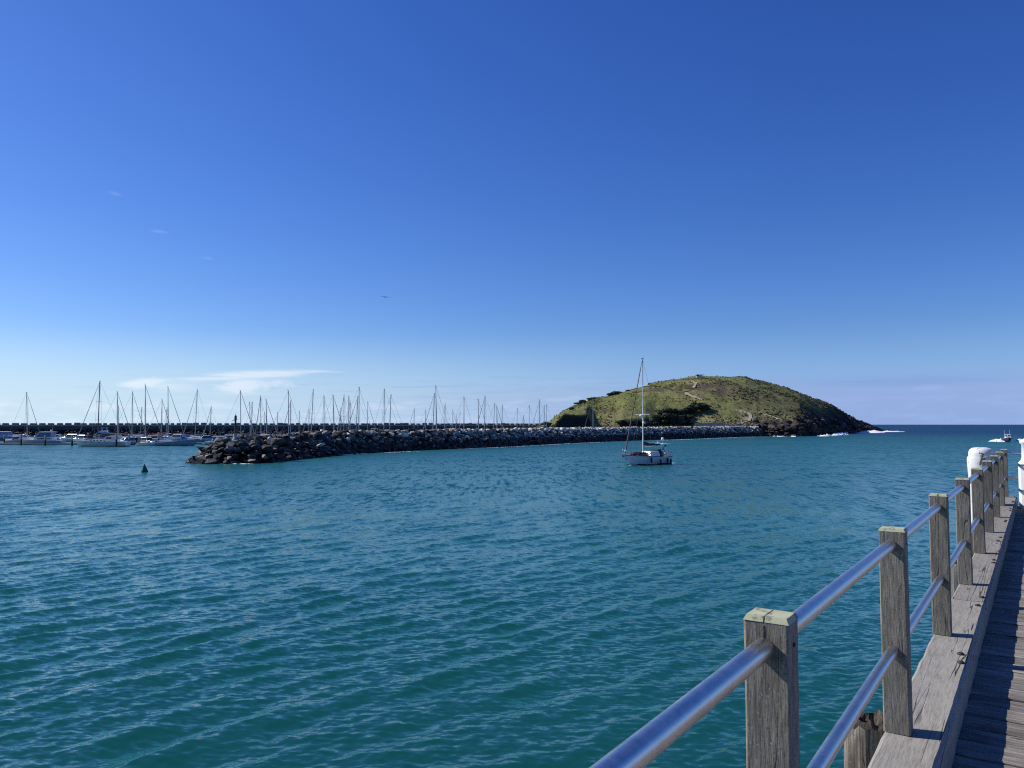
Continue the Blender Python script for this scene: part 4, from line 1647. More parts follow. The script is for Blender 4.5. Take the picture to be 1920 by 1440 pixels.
BEHIND = [(452, 451, 733, 1), (470, 468, 754, 1), (471, 473, 755, -1), (490, 488.5, 743, -1), (496, 496, 773, 1), (501, 499, 750, 1), (520, 520.5, 773, -1), (542, 540.5, 733, 1),
          (545, 545, 752, -1), (561, 561.5, 771, 1), (579, 579.5, 768, -1), (583, 587.5, 731, -1), (608, 607.5, 743, 1), (627, 624.5, 742, 1), (638, 638.5, 765, -1), (645, 645, 742, -1),
          (654, 654, 744, 1), (657, 656.5, 752, -1), (667, 671, 744, -1), (673, 673.5, 727, 1), (689, 689.5, 754, 1), (720, 720.5, 730, -1), (730, 733, 742, -1), (776, 777, 765, -1),
          (798, 798, 769, 1), (811, 814.5, 738, -1), (819, 817, 724, 1), (834, 834.5, 758, -1), (849, 849, 769, 1), (855, 855.5, 779, 1), (862, 862.5, 773, -1), (870, 870, 745, 1),
          (898, 896.5, 749, 1), (908, 909.5, 743, -1), (925, 927.5, 757, -1), (932, 931.5, 762, 1), (941, 942, 760, -1), (969, 970, 766, -1), (981, 981, 779, 1), (992, 992.5, 760, 1),
          (1011, 1011.5, 750, -1), (1020, 1020.5, 761, -1), (1025, 1025, 759, 1), (1112, 1112, 748, -1)]
bk_x = [452, 560, 650, 740, 900, 1000, 1160]
bk_y = [150, 165, 190, 208, 232, 262, 318]
for k, (xf, xt, yt, sd) in enumerate(BEHIND):
    lo = float(np.interp(xf, bk_x, bk_y)) + 14
    target = 14.0 + 1.5 * math.sin(k * 2.3)
    Y = (target - CAM_H) * FPX / (796 - yt)
    Y = max(lo, min(395, max(240 + 6 * math.sin(k * 5.1), Y)))
    size = 'tall' if yt < 738 else ('short' if yt > 762 else 'middling')
    if k < 20:
        lab = f'moored yacht behind boulders, its {size} mast the {ORD[k]} right of the green beacon'
    elif k < 43:
        lab = f'moored yacht behind boulders, its {size} mast the {ORD[42 - k]} left of the headland'
    else:
        lab = 'moored yacht whose lone mast stands out against the left slope of the headland'
    simple_yacht(xf, xt, yt, Y, sd, lab, cover=['navy', None, 'black_canvas', None, 'navy', 'lavender'][k % 6],
                 hull=['gelcoat', 'cream', 'gelcoat', 'blue_hull'][k % 4], furl=['pale_furled', None, None, 'furled', None][k % 5], seed=k + 40)


def cruiser(px, py, L, rz, label, cabin=1.0, hull='gelcoat', top='glass', name='motor_cruiser', fly=False, canopy=None, group='motor boats in the marina', Y=None, arch=True, stripe=None):
    """motor cruiser: hull, raised cabin with raked screen, hardtop, rails"""
    p = on_plane(px, py, 0) if Y is None else Vector((at_depth(px, 800, Y).x, Y, 0))
    t = thing(name, label, 'motorboat', (p.x, p.y, 0), rz, group)
    B = L * 0.31
    at = hull_parts(t, L, B, 0.135 * L, 0.085 * L, MAT[hull], rake=L * 0.13, tw=0.9, fat=0.36, n=12, m=6, deck_mat=MAT['gelcoat'], stripe=stripe)
    z = at(0)[1]
    k = L / 12 * cabin
    # foredeck trunk
    MB().frustum((L * 0.06, L * 0.34, -B * 0.30, B * 0.30, z), (L * 0.06, L * 0.26, -B * 0.20, B * 0.20, z + 0.45 * k)).build('trunk_cabin', MAT['gelcoat'], t)
    # saloon
    s0, s1 = -L * 0.30, L * 0.12
    h1 = 0.75 * k
    MB().frustum((s0, s1, -B * 0.40, B * 0.40, z - 0.1), (s0 + 0.1, s1 - 0.35 * k, -B * 0.37, B * 0.37, z + h1)).build('cabin', MAT['gelcoat'], t)
    h2 = z + h1 + 1.15 * k
    g = MB()
    g.frustum((s0 + 0.25, s1 - 0.45 * k, -B * 0.355, B * 0.355, z + h1 + 0.003), (s0 + 0.35, s1 - 1.55 * k, -B * 0.32, B * 0.32, h2))
    g.build('side_windows', MAT[top], t)
    MB().frustum((s0 - 0.15, s1 - 1.25 * k, -B * 0.36, B * 0.36, h2 + 0.003), (s0, s1 - 1.6 * k, -B * 0.32, B * 0.32, h2 + 0.20 * k)).build('roof', MAT['gelcoat'], t)
    # raked white screen pillars
    for s in (-1, 1):
        MB().tube([(s1 - 0.42 * k, s * B * 0.355, z + h1), (s1 - 1.5 * k, s * B * 0.33, h2)], 0.05, 5).build('pillar', MAT['gelcoat'], t)
        MB().tube([(s0 + 0.28, s * B * 0.36, z + h1), (s0 + 0.4, s * B * 0.33, h2)], 0.06, 5).build('pillar', MAT['gelcoat'], t)
        window_on(t, s0 + 0.4 * k, s1 - 1.0 * k, B * 0.395, z + h1 * 0.25, z + h1 * 0.72, MAT['glass'], s, 0.01)
    # bow rail
    mb = MB()
    pts = []
    for s in (-1, 1):
        line = []
        for q in range(6):
            x = L * (0.08 + 0.075 * q)
            y, zz = at(x)
            line.append((x, s * y * 0.92, zz + 0.6))
            mb.tube([(x, s * y * 0.92, zz), (x, s * y * 0.92, zz + 0.6)], 0.02, 4)
        mb.tube(line, 0.022, 4)
    mb.build('bow_rail', MAT['steel'], t)
    if fly:
        MB().frustum((s0 + 0.2, s1 - 2.0 * k, -B * 0.30, B * 0.30, h2 + 0.2 * k), (s0 + 0.3, s1 - 2.7 * k, -B * 0.28, B * 0.28, h2 + 0.85 * k)).build('flybridge', MAT['gelcoat'], t)
        MB().box(s0 + 0.3, s1 - 2.6 * k, -B * 0.27, B * 0.27, h2 + 1.75 * k, h2 + 1.85 * k).build('bimini', MAT['gelcoat'], t)
        for s in (-1, 1):
            MB().tube([(s0 + 0.5, s * B * 0.25, h2 + 0.85 * k), (s0 + 0.5, s * B * 0.25, h2 + 1.75 * k)], 0.03, 5).build('bimini_pole', MAT['steel'], t)
            MB().tube([(s1 - 2.9 * k, s * B * 0.25, h2 + 0.85 * k), (s1 - 2.9 * k, s * B * 0.25, h2 + 1.75 * k)], 0.03, 5).build('bimini_pole', MAT['steel'], t)
    if canopy:
        zc = at(-L * 0.4)[1]
        MB().frustum((-L * 0.49, s0 - 0.16, -B * 0.40, B * 0.40, zc), (-L * 0.46, s0 - 0.16, -B * 0.33, B * 0.33, h2 + 0.05)).build('canopy', MAT[canopy], t)
    if arch:
        MB().lathe([(0.20 * k, h2 + 0.35 * k), (0.20 * k, h2 + 0.5 * k), (0.1 * k, h2 + 0.58 * k)], 8, (s0 + 1.0, 0)).build('radar_dome', MAT['gelcoat'], t)
        MB().tube([(s0 + 0.6, 0.2, h2 + 0.2 * k), (s0 + 0.4, 0.2, h2 + 1.6 * k)], 0.02, 4).build('aerial', MAT['gelcoat'], t)
    MB().box(-L * 0.5 - 0.75, -L * 0.5 - 0.02, -B * 0.38, B * 0.38, 0.18, 0.30).build('swim_platform', MAT['gelcoat'], t)
    return t


PI = math.pi
cruiser(76, 833.2, 13.4, PI + 0.12, 'large white motor cruiser with a rounded glazed cabin at the front of the left pontoon', 1.15, top='blue_glass', hull='grey_hull')  # grey hull colour paints the shade on a white side
cruiser(133, 828, 12.0, PI - 0.25, 'streamlined white cruiser behind the large yacht at the front pontoon', 0.75, arch=False)
cruiser(184, 826, 12.0, PI + 0.3, 'white flybridge cruiser behind the mast of the large yacht', 1.0, hull='cream', fly=True, Y=300)
cruiser(15, 826, 14.5, 0.1, 'long boat under lavender covers at the left edge of the marina', 0.85, hull='lavender', top='lavender', canopy='lavender', arch=False)
cruiser(40, 829.5, 9.0, 0.4, 'small white cabin boat left of the large white cruiser', 0.7, arch=False)
cruiser(110, 827, 11.0, 0.2, 'dark striped white cruiser behind the stern of the large white cruiser', 0.7, canopy='black_canvas', arch=False)
cruiser(234, 834, 9.5, PI + 0.9, 'grey cabin boat moored astern of the large yacht', 0.8, hull='grey_hull', canopy='navy')
cruiser(279, 835.2, 8.6, -0.55, 'white cruiser with a tall black canopy, stern towards the water', 1.05, canopy='black_canvas', top='black_canvas')
cruiser(266, 829, 10.0, 0.2, 'white boat half hidden behind the black canopied cruiser', 0.7, Y=290, arch=False)
cruiser(384, 829, 11.0, PI + 0.35, 'white cabin boat with a lavender awning close behind the breakwater head', 0.75, canopy='lavender', arch=False, hull='blue_hull', Y=262)
cruiser(352, 826, 9.5, PI - 0.1, 'small white boat behind the blue open boat', 0.7, Y=300, arch=False)
cruiser(452, 822, 12.0, 0.15, 'white cruiser whose roof shows above the rocks beside the beacon', 1.15, Y=196, arch=False)
cruiser(712, 815, 11.0, -0.5, 'white flybridge cruiser showing as a white dome over the boulders', 1.1, fly=True, Y=258)
cruiser(604, 815, 11.0, 0.3, 'white motorboat roof just showing behind the middle of the boulders', 0.9, Y=262, arch=False)
cruiser(1036, 812, 10.0, 0.2, 'white cruiser at the far right end of the marina near the headland', 1.0, Y=330, canopy='lavender')
cruiser(995, 812, 11.0, PI, 'pale cruiser behind the boulders left of the headland', 1.0, Y=325, fly=True)

for (bx, bY, bL, ba, bh, bc, lab) in [(92, 285, 11, 0.3, 'gelcoat', None, 'white cruiser far back behind the large white cruiser'),
                                   (152, 275, 10, 2.8, 'gelcoat', 'navy', 'white boat with a navy canopy behind the bow of the large yacht'),
                                   (206, 270, 11, 0.2, 'cream', None, 'cream cabin boat behind the boom of the large yacht'),
                                   (251, 268, 9, 3.4, 'gelcoat', 'navy', 'white boat with a navy canopy just left of the black canopied cruiser'),
                                   (300, 262, 10, 0.1, 'gelcoat', None, 'white boat lying behind the red sail cover'),
                                   (330, 285, 11, 2.9, 'gelcoat', 'lavender', 'white boat with a lavender canopy over the blue launch'),
                                   (418, 240, 10, 0.2, 'gelcoat', None, 'white boat roof peeping over the rocks left of the beacon'),
                                   (530, 252, 10, 3.0, 'gelcoat', None, 'white boat roof peeping over the rocks well right of the beacon')]:
    cruiser(bx, 826, bL, ba, lab, 0.85, hull=bh, canopy=bc, Y=bY, arch=False)

# blue open boat, bow to the right
p = on_plane(335, 835.6, 0)
t = thing('launch', 'blue grey open launch with flared bow pointing at the breakwater head', 'motorboat', (p.x, p.y, 0), 0.12, 'motor boats in the marina')
at = hull_parts(t, 12.2, 3.6, 2.05, 1.0, MAT['blue_hull'], rake=1.9, tw=0.85, fat=0.36, n=13, m=7, toe=MAT['gelcoat'])
z = at(0)[1]
MB().frustum((0.6, 3.2, -1.1, 1.1, z), (0.8, 2.4, -0.95, 0.95, z + 0.75)).build('cuddy', MAT['blue_hull'], t)
MB().frustum((1.0, 2.5, -1.05, 1.05, z + 0.752), (0.9, 1.7, -0.9, 0.9, z + 1.3)).build('windscreen', MAT['blue_glass'], t)
MB().box(-1.6, 1.0, -1.0, 1.0, z + 1.75, z + 1.83).build('bimini', MAT['lavender'], t)
for sx in (-1.4, 0.8):
    for sy in (-0.95, 0.95):
        MB().tube([(sx, sy, z), (sx, sy, z + 1.75)], 0.03, 5).build('bimini_pole', MAT['steel'], t)
MB().box(-5.4, -2.2, -1.2, 1.2, z + 0.02, z + 0.35).build('stern_seat', MAT['gelcoat'], t)
MB().frustum((-6.6, -6.1, -0.3, 0.3, 0.0), (-6.5, -6.15, -0.25, 0.25, 1.5)).build('outboard_motor', MAT['rubber'], t)

# large white yacht lying along the front of the left pontoon, bow to the left
p = on_plane(190, 837.0, 0)
t = thing('large_yacht', 'large white sailing yacht with a tall dark mast lying along the front pontoon', 'yacht', (p.x, p.y, 0), PI - 0.06)
L, B = 15.4, 4.3
at = hull_parts(t, L, B, 1.75, 1.35, MAT['gelcoat'], rake=1.2, tw=0.75, n=16, m=8, toe=MAT['deck_grey'])
z = at(0)[1]
MB().frustum((-2.6, 4.2, -1.35, 1.35, z), (-2.2, 3.0, -1.1, 1.1, z + 0.55)).build('cabin', MAT['cream'], t)
MB().frustum((-4.2, -1.0, -1.3, 1.3, z + 0.1), (-3.9, -1.7, -1.1, 1.1, z + 1.35)).build('doghouse', MAT['cream'], t)
for s in (-1, 1):
    for k in range(5):
        window_on(t, -1.9 + k * 1.0, -1.25 + k * 1.0, 1.28, z + 0.16, z + 0.40, MAT['glass'], s, 0.07)
    window_on(t, -3.6, -2.0, 1.22, z + 0.7, z + 1.15, MAT['glass'], s, 0.08)
for k in range(5):
    for s in (-1, 1):
        y, zz = at(-5 + k * 2.2)
        MB().box(-5.2 + k * 2.2, -4.75 + k * 2.2, min(s * y * 0.985, s * (y + 0.02)), max(s * y * 0.985, s * (y + 0.02)), zz - 0.42, zz - 0.28).build('porthole', MAT['glass'], t)
pm = at_depth(183.5, 800, p.y)
xm = -(pm.x - p.x)
top = at_depth(187, 716, p.y)
mast_rig(t, xm, z + 0.5, top.z, at, L, sp=(0.34, 0.66), spw=1.25, mast='dark_mast', r=0.15, furl='pale_furled', boom=5.2, boom_z=1.2, cover='black_canvas', lean=(-(top.x - pm.x), 0))
mb = MB()
for s in (-1, 1):
    line = []
    for k in range(11):
        x = -L * 0.48 + k * L * 0.093
        y, zz = at(x)
        mb.tube([(x, s * y * 0.94, zz), (x, s * y * 0.94, zz + 0.7)], 0.02, 4)
        line.append((x, s * y * 0.94, zz + 0.7))
    mb.tube(line, 0.016, 4)
mb.build('guard_rail', MAT['steel'], t)

# pontoons, piles
t = thing('floating_pontoon', 'low timber decked pontoon along the front of the moored boats', 'pontoon', (on_plane(150, 834).x, on_plane(150, 834).y + 4.5, 0), 0.06)
MB().box(-62, 60, -1.2, 1.2, -0.3, 0.34).build('float', MAT['rubber'], t)
MB().box(-62, 60, -1.25, 1.25, 0.343, 0.50).build('deck', MAT['pontoon'], t)
MB().box(-62, 60, -1.32, -1.253, 0.30, 0.47).build('fender_strip', MAT['gelcoat'], t)
for k, (px, py, ptop, lab) in enumerate([(8, 832, 816, 'leftmost mooring pile at the edge of the marina'), (39.5, 834.5, 815, 'mooring pile under the bow of the large white cruiser'),
                                         (84.5, 835.5, 817, 'mooring pile in front of the large white cruiser amidships'), (135, 836, 817, 'mooring pile at the bow of the large yacht'),
                                         (218, 837.5, 814, 'mooring pile near the stern of the large yacht'), (241.5, 834.5, 814, 'mooring pile just astern of the large yacht'),
                                         (297, 835, 812, 'mooring pile between the black canopied cruiser and the blue launch')]):
    p = on_plane(px, py, 0)
    zt = at_depth(px, ptop, p.y).z
    t = thing('mooring_pile', lab, 'pile', (p.x, p.y, 0), 0, 'mooring piles of the front pontoon')
    MB().tube([(0, 0, -2), (0, 0, zt * 0.55)], 0.24, 9).build('shaft', MAT['marina_pile'], t)
    MB().tube([(0, 0, zt * 0.55 + 0.003), (0, 0, zt - 0.12)], 0.25, 9).build('sleeve', MAT['marina_pile_sleeve'], t)
    MB().lathe([(0.27, zt - 0.12), (0.2, zt), (0.02, zt + 0.18)], 9).build('cap', MAT['marina_pile_sleeve'], t)


# ------------------------------------------------------------------ the sailing boat under way
def build_hero():
    p = on_plane(1211, 871, 0)
    rz = PI + 0.62                                    # heading left and towards the jetty
    t = thing('sailing_boat', 'white sailing boat motoring left across the harbour with dark fenders hung out', 'yacht', (p.x, p.y, 0.02), rz)
    L, B = 9.6, 3.2
    at = hull_parts(t, L, B, 1.52, 1.12, MAT['gelcoat'], rake=1.0, tw=0.62, n=18, m=10, toe=MAT['maroon'], deck_mat=MAT['deck_grey'])
    z = at(0)[1]
    # low forward cabin with dark dinghy lashed on top
    MB().frustum((0.3, 3.0, -0.95, 0.95, z), (0.3, 2.5, -0.75, 0.75, z + 0.34)).build('fore_cabin', MAT['maroon'], t)
    mb = MB()
    mb.tube([(0.5, -0.5, z + 0.50), (2.2, -0.48, z + 0.50), (3.0, 0, z + 0.53), (2.2, 0.48, z + 0.50), (0.5, 0.5, z + 0.50)], 0.2, 8)
    mb.box(0.5, 2.5, -0.42, 0.42, z + 0.46, z + 0.60)
    mb.build('lashed_dinghy', MAT['black_canvas'], t)
    MB().box(3.05, 3.4, -0.3, 0.1, z + 0.12, z + 0.42).build('anchor_locker', MAT['red_canvas'], t)
    # doghouse
    MB().frustum((-2.0, 0.25, -1.12, 1.12, z - 0.02), (-1.9, -0.25, -0.95, 0.95, z + 0.78)).build('doghouse', MAT['gelcoat'], t)
    for s in (-1, 1):
        for x0, x1 in ((-1.75, -1.1), (-1.0, -0.45)):
            window_on(t, x0, x1, 1.02, z + 0.25, z + 0.62, MAT['glass'], s, 0.09)
    for yy in (-0.5, 0.06):
        mb = MB()
        mb.add([(0.155, yy, z + 0.20), (0.155, yy + 0.44, z + 0.20), (-0.095, yy + 0.44, z + 0.62), (-0.095, yy, z + 0.62)], [(0, 1, 2, 3)])
        mb.add([(0.05, yy, z + 0.20), (0.05, yy + 0.44, z + 0.20), (-0.2, yy + 0.44, z + 0.62), (-0.2, yy, z + 0.62)], [(3, 2, 1, 0)])
        mb.build('front_window', MAT['glass'], t)
    # cockpit hood
    MB().frustum((-2.9, -2.0, -1.05, 1.05, z), (-2.7, -2.02, -0.9, 0.9, z + 1.05)).build('spray_hood', MAT['black_canvas'], t)
    # rig
    pt = at_depth(1206.5, 674, p.y)
    mast_rig(t, 0.55, z + 0.3, pt.z, at, L, sp=(0.42, 0.72), spw=1.45, mast='white_mast', r=0.115, furl='furled', boom=3.7, boom_z=1.25, cover='black_canvas', wire=0.022)
    MB().box(-3.1, 0.2, -0.16, 0.16, z + 2.02, z + 2.10).build('sail_cover_top', MAT['gelcoat'], t)
    MB().ball((0.95, 0, z + 6.3), 0.26, 10, 6, sc=(1, 1, 0.8)).build('radar_dome', MAT['gelcoat'], t)
    MB().box(0.6, 0.95, -0.05, 0.05, z + 6.0, z + 6.06).build('radar_bracket', MAT['white_mast'], t)
    MB().ball((0.95, 0.55, z + 5.2), 0.2, 8, 5).build('radar_reflector', MAT['gelcoat'], t)
    MB().tube([(0.55, 0.9, z + 5.6), (0.95, 0.55, z + 5.2)], 0.015, 4).build('halyard', MAT['wire'], t)
    # inner stay
    MB().tube([(3.2, 0, z + 0.3), (0.6, 0, z + 9.4)], 0.018, 4).build('inner_stay', MAT['wire'], t)
    # stern arch with solar panel
    for s in (-1, 1):
        MB().tube([(-4.35, s * 0.85, z - 0.1), (-4.3, s * 0.85, z + 1.6), (-3.1, s * 0.8, z + 1.85)], 0.03, 6).build('stern_arch', MAT['steel'], t)
    MB().box(-4.7, -2.95, -0.9, 0.9, z + 1.87, z + 1.94).build('solar_panel', MAT['gelcoat'], t)
    MB().tube([(-3.35, 0.4, z + 1.94), (-3.35, 0.4, z + 2.45)], 0.03, 5).build('dome_post', MAT['steel'], t)
    MB().ball((-3.35, 0.4, z + 2.68), 0.25, 10, 6).build('satellite_dome', MAT['gelcoat'], t)
    MB().ball((-2.9, -0.2, z + 2.1), 0.13, 8, 5).build('gps_dome', MAT['gelcoat'], t)
    # pushpit, pulpit, guard rails
    mb = MB()
    for s in (-1, 1):
        line = []
        for k in range(12):
            x = -L * 0.485 + k * L * 0.085
            y, zz = at(x)
            mb.tube([(x, s * y * 0.93, zz), (x, s * y * 0.93, zz + 0.62)], 0.016, 4)
            line.append((x, s * y * 0.93, zz + 0.62))
        mb.tube(line, 0.012, 4)
        mb.tube([(q[0], q[1], q[2] - 0.3) for q in line], 0.010, 4)
    mb.build('guard_rail', MAT['steel'], t)
    mb = MB()
    mb.tube([(4.2, -0.45, z + 1.15), (5.0, -0.15, z + 1.2), (5.0, 0.15, z + 1.2), (4.2, 0.45, z + 1.15)], 0.024, 5)
    for q in ((4.2, -0.42), (4.2, 0.42), (4.85, -0.12), (4.85, 0.12)):
        mb.tube([(q[0], q[1], z + 0.4), (q[0], q[1], z + 1.16)], 0.02, 4)
    mb.build('pulpit', MAT['steel'], t)
    MB().box(4.5, 5.15, -0.08, 0.08, z + 0.46, z + 0.56).build('bow_roller', MAT['steel'], t)
    mb = MB()
    mb.tube([(5.1, 0, z + 0.5), (4.95, 0, z + 0.1)], 0.05, 6)
    mb.frustum((4.8, 5.2, -0.22, 0.22, z + 0.02), (4.9, 5.1, -0.05, 0.05, z + 0.2))
    mb.build('anchor', MAT['rubber'], t)
    MB().ball((4.6, 0.3, z + 0.95), 0.16, 8, 5).build('bow_light', MAT['gelcoat'], t)
    # fenders on the side towards the jetty
    for k, (x, drop) in enumerate(((0.5, 0.1), (-1.5, 0.35), (-3.3, 0.15), (-4.25, 0.32))):
        y, zz = at(x)
        zf = zz - drop
        for sgn in (1,):
            f = MB().lathe([(0.03, -0.42), (0.13, -0.34), (0.15, 0), (0.13, 0.34), (0.03, 0.42)], 9).build('fender', MAT['fender'], t, (x, sgn * (y + 0.14), zf - 0.42))
            MB().tube([(0, 0, 0.42), (0, -0.18 * sgn, 0.42 + drop + 0.3)], 0.012, 4).build('line', MAT['wire'], f)
    # gear lashed at the stern
    MB().box(-4.5, -4.1, 0.55, 0.95, z + 0.2, z + 0.85).build('life_raft', MAT['gelcoat'], t)
    MB().frustum((-4.95, -4.6, -0.9, -0.6, z + 0.1), (-4.9, -4.62, -0.85, -0.65, z + 0.85)).build('outboard_motor', MAT['rubber'], t)
    MB().ball((-4.75, 0.95, z + 0.55), 0.28, 10, 5, sc=(0.35, 1, 1)).build('life_ring', MAT['gelcoat'], t)
    MB().box(-4.2, -3.75, -1.0, -0.7, z + 0.15, z + 0.55).build('fuel_can', MAT['gelcoat'], t)
    MB().box(-3.55, -3.15, 0.9, 1.1, z + 0.2, z + 0.75).build('dodger_cloth', MAT['gelcoat'], t)
    MB().ball((-2.55, 1.0, z + 0.85), 0.17, 8, 5).build('horseshoe_buoy', MAT['gelcoat'], t)
    MB().tube([(-4.55, -0.2, z), (-4.6, -0.2, z + 1.5)], 0.05, 6).build('wind_vane_post', MAT['steel'], t)
    MB().box(-4.62, -4.56, -0.35, -0.02, z + 1.35, z + 1.75).build('wind_vane', MAT['black_canvas'], t)
    return t, at, z


hero, hero_at, hero_z = build_hero()


# helmsman in the cockpit: one skin-grown body
def helmsman(parent_loc, rz, local):
    V = [(0, 0, 0.92), (0, 0, 1.18), (0, 0, 1.42), (0, 0, 1.54), (0.02, 0, 1.68),            # pelvis..head
         (0, 0.10, 0.86), (0.22, 0.12, 0.55), (0.10, 0.13, 0.08), (0.24, 0.14, 0.04),        # left leg
         (0, -0.10, 0.86), (0.22, -0.12, 0.55), (0.10, -0.13, 0.08), (0.24, -0.14, 0.04),    # right leg
         (0, 0.20, 1.40), (0.12, 0.27, 1.14), (0.36, 0.20, 1.10), (0.44, 0.18, 1.11),        # left arm
         (0, -0.20, 1.40), (0.12, -0.27, 1.14), (0.36, -0.20, 1.10), (0.44, -0.18, 1.11)]
    E_ = [(0, 1), (1, 2), (2, 3), (3, 4), (0, 5), (5, 6), (6, 7), (7, 8), (0, 9), (9, 10), (10, 11), (11, 12), (2, 13), (13, 14), (14, 15), (15, 16), (2, 17), (17, 18), (18, 19), (19, 20)]
    R = [.15, .15, .15, .06, .11, .09, .07, .05, .04, .09, .07, .05, .04, .07, .05, .04, .04, .07, .05, .04, .04]
    me = bpy.data.meshes.new('person')
    me.from_pydata(V, E_, [])
    me.materials.append(MAT['shirt'])
    o = bpy.data.objects.new('person', me)
    col.objects.link(o)
    sk = o.modifiers.new('skin', 'SKIN')
    for k, r in enumerate(R):
        me.skin_vertices[0].data[k].radius = (r, r)
    me.skin_vertices[0].data[0].use_root = True
    o.modifiers.new('sub', 'SUBSURF').levels = 1
    return o


h = helmsman(None, 0, None)
c_, s_ = math.cos(hero.rotation_euler[2]), math.sin(hero.rotation_euler[2])
lx, ly = -3.75, 0.15
h.location = (hero.location.x + lx * c_ - ly * s_, hero.location.y + lx * s_ + ly * c_, hero_z - 0.35)
h.rotation_euler[2] = hero.rotation_euler[2]
tag(h, 'person in a blue shirt standing at the helm in the stern of the sailing boat', 'person')
MB().ball((0.03, 0, 1.72), 0.115, 12, 8, sc=(1, 0.86, 1.12)).build('head', MAT['skin'], h)
MB().ball((-0.005, 0, 1.765), 0.118, 10, 6, sc=(1, 0.9, 0.85)).build('hat', MAT['sign_white'], h)

foam_strip('bow_wave', [Vector((hero.location.x + (4.3 - k) * c_ - (0.45 + 0.32 * k) * s_, hero.location.y + (4.3 - k) * s_ + (0.45 + 0.32 * k) * c_, 0)) for k in range(3)], 0.35, 0.10, 'small white bow wave beside the sailing boat', 21)
foam_strip('stern_wash', [Vector((hero.location.x - (4.8 + k) * c_ - 0.3 * s_, hero.location.y - (4.8 + k) * s_ + 0.3 * c_, 0)) for k in range(3)], 0.5, 0.10, 'small white wash behind the sailing boat', 22)


# ------------------------------------------------------------------ speedboat heading in
def build_speedboat():
    p = on_plane(1889.5, 828.3, 0)
    ang = math.atan2(-p.y, -p.x) + 0.12
    t = thing('speedboat', 'small white cabin speedboat throwing up spray on its way in', 'motorboat', (p.x, p.y, 0.25), ang)
    at = hull_parts(t, 6.4, 2.4, 1.25, 0.85, MAT['navy'], rake=1.1, tw=0.9, fat=0.36, n=12, m=6, deck_mat=MAT['gelcoat'], toe=MAT['gelcoat'])  # navy hull colour stands in for the shade on the bow
    z = at(0)[1]
    MB().frustum((-1.2, 1.6, -0.95, 0.95, z), (-1.1, 0.9, -0.88, 0.88, z + 0.55)).build('cuddy', MAT['gelcoat'], t)
    MB().frustum((-1.1, 0.85, -0.86, 0.86, z + 0.553), (-1.0, 0.4, -0.8, 0.8, z + 1.25)).build('wheelhouse', MAT['gelcoat'], t)
    for y0, y1 in ((-0.72, -0.06), (0.06, 0.72)):
        mb = MB()
        mb.add([(0.86, y0, z + 0.62), (0.86, y1, z + 0.62), (0.50, y1, z + 1.16), (0.50, y0, z + 1.16)], [(0, 1, 2, 3)])
        mb.build('windscreen', MAT['glass'], t)
    for s in (-1, 1):
        window_on(t, -0.8, 0.35, 0.845, z + 0.66, z + 1.12, MAT['glass'], s, 0.04)
    MB().frustum((-1.3, 0.6, -0.95, 0.95, z + 1.253), (-1.2, 0.45, -0.88, 0.88, z + 1.38)).build('roof', MAT['gelcoat'], t)
    for s in (-0.75, 0.75):
        MB().tube([(-1.0, s, z + 1.38), (-1.15, s * 1.1, z + 3.1)], 0.028, 5).build('rod_aerial', MAT['gelcoat'], t)
    mb = MB()
    mb.tube([(1.4, -0.85, z + 0.75), (2.9, -0.25, z + 0.95), (2.9, 0.25, z + 0.95), (1.4, 0.85, z + 0.75)], 0.022, 5)
    mb.build('bow_rail', MAT['steel'], t)
    MB().frustum((-3.6, -3.2, -0.28, 0.28, 0.0), (-3.55, -3.2, -0.25, 0.25, 1.4)).build('outboard_motor', MAT['rubber'], t)
    c, s = math.cos(ang), math.sin(ang)

    def loc(x, y): return Vector((p.x + x * c - y * s, p.y + x * s + y * c, 0))
    foam_strip('spray', [loc(2.0, -1.0), loc(0.6, -2.0), loc(-1.2, -3.4), loc(-3.0, -5.8)], 1.7, 1.35, 'white spray thrown out to the left of the speedboat', 31, 0.0, 0.22)
    foam_strip('spray', [loc(0.4, 2.0), loc(-0.8, 3.6), loc(-2.0, 5.6), loc(-4.0, 9.0)], 1.7, 1.3, 'white spray thrown out to the right of the speedboat', 32, 0.0, 0.15)
    t.rotation_euler = (0, -0.06, ang)


build_speedboat()

# ------------------------------------------------------------------ gull in flight
p = at_depth(722, 557, 95)
mb = MB()
mb.tube([(0.28, 0, 0.0), (0.2, 0, 0.01), (0.05, 0, 0), (-0.16, 0, -0.01), (-0.3, 0, 0)], [0.012, 0.05, 0.075, 0.05, 0.02], 8)
for s in (-1, 1):
    vv = [(0.10, s * 0.05, 0.03), (-0.09, s * 0.05, 0.02), (0.13, s * 0.28, 0.09), (-0.05, s * 0.28, 0.08), (0.06, s * 0.50, 0.04), (-0.05, s * 0.48, 0.035), (-0.08, s * 0.66, -0.02)]
    mb.add(vv, [(0, 1, 3, 2), (2, 3, 5, 4), (4, 5, 6)])
    mb.add([(a, b, c - 0.012) for a, b, c in vv], [(2, 3, 1, 0), (4, 5, 3, 2), (6, 5, 4)])
bird = mb.build('seagull', MAT['bird'])
bird.location = p
bird.rotation_euler = (math.radians(8), math.radians(4), math.radians(100))
tag(bird, 'single dark seabird gliding high over the breakwater', 'bird')


# ------------------------------------------------------------------ the jetty
JAZ = math.radians(34.353)
DECK_Z = 4.5
SP0, PITCH_P = 2.10, 2.13
jr = random.Random(9)

jetty = thing('jetty', 'weathered grey timber jetty deck and kerb along the right edge', 'jetty', (0, 0, DECK_Z), -JAZ)

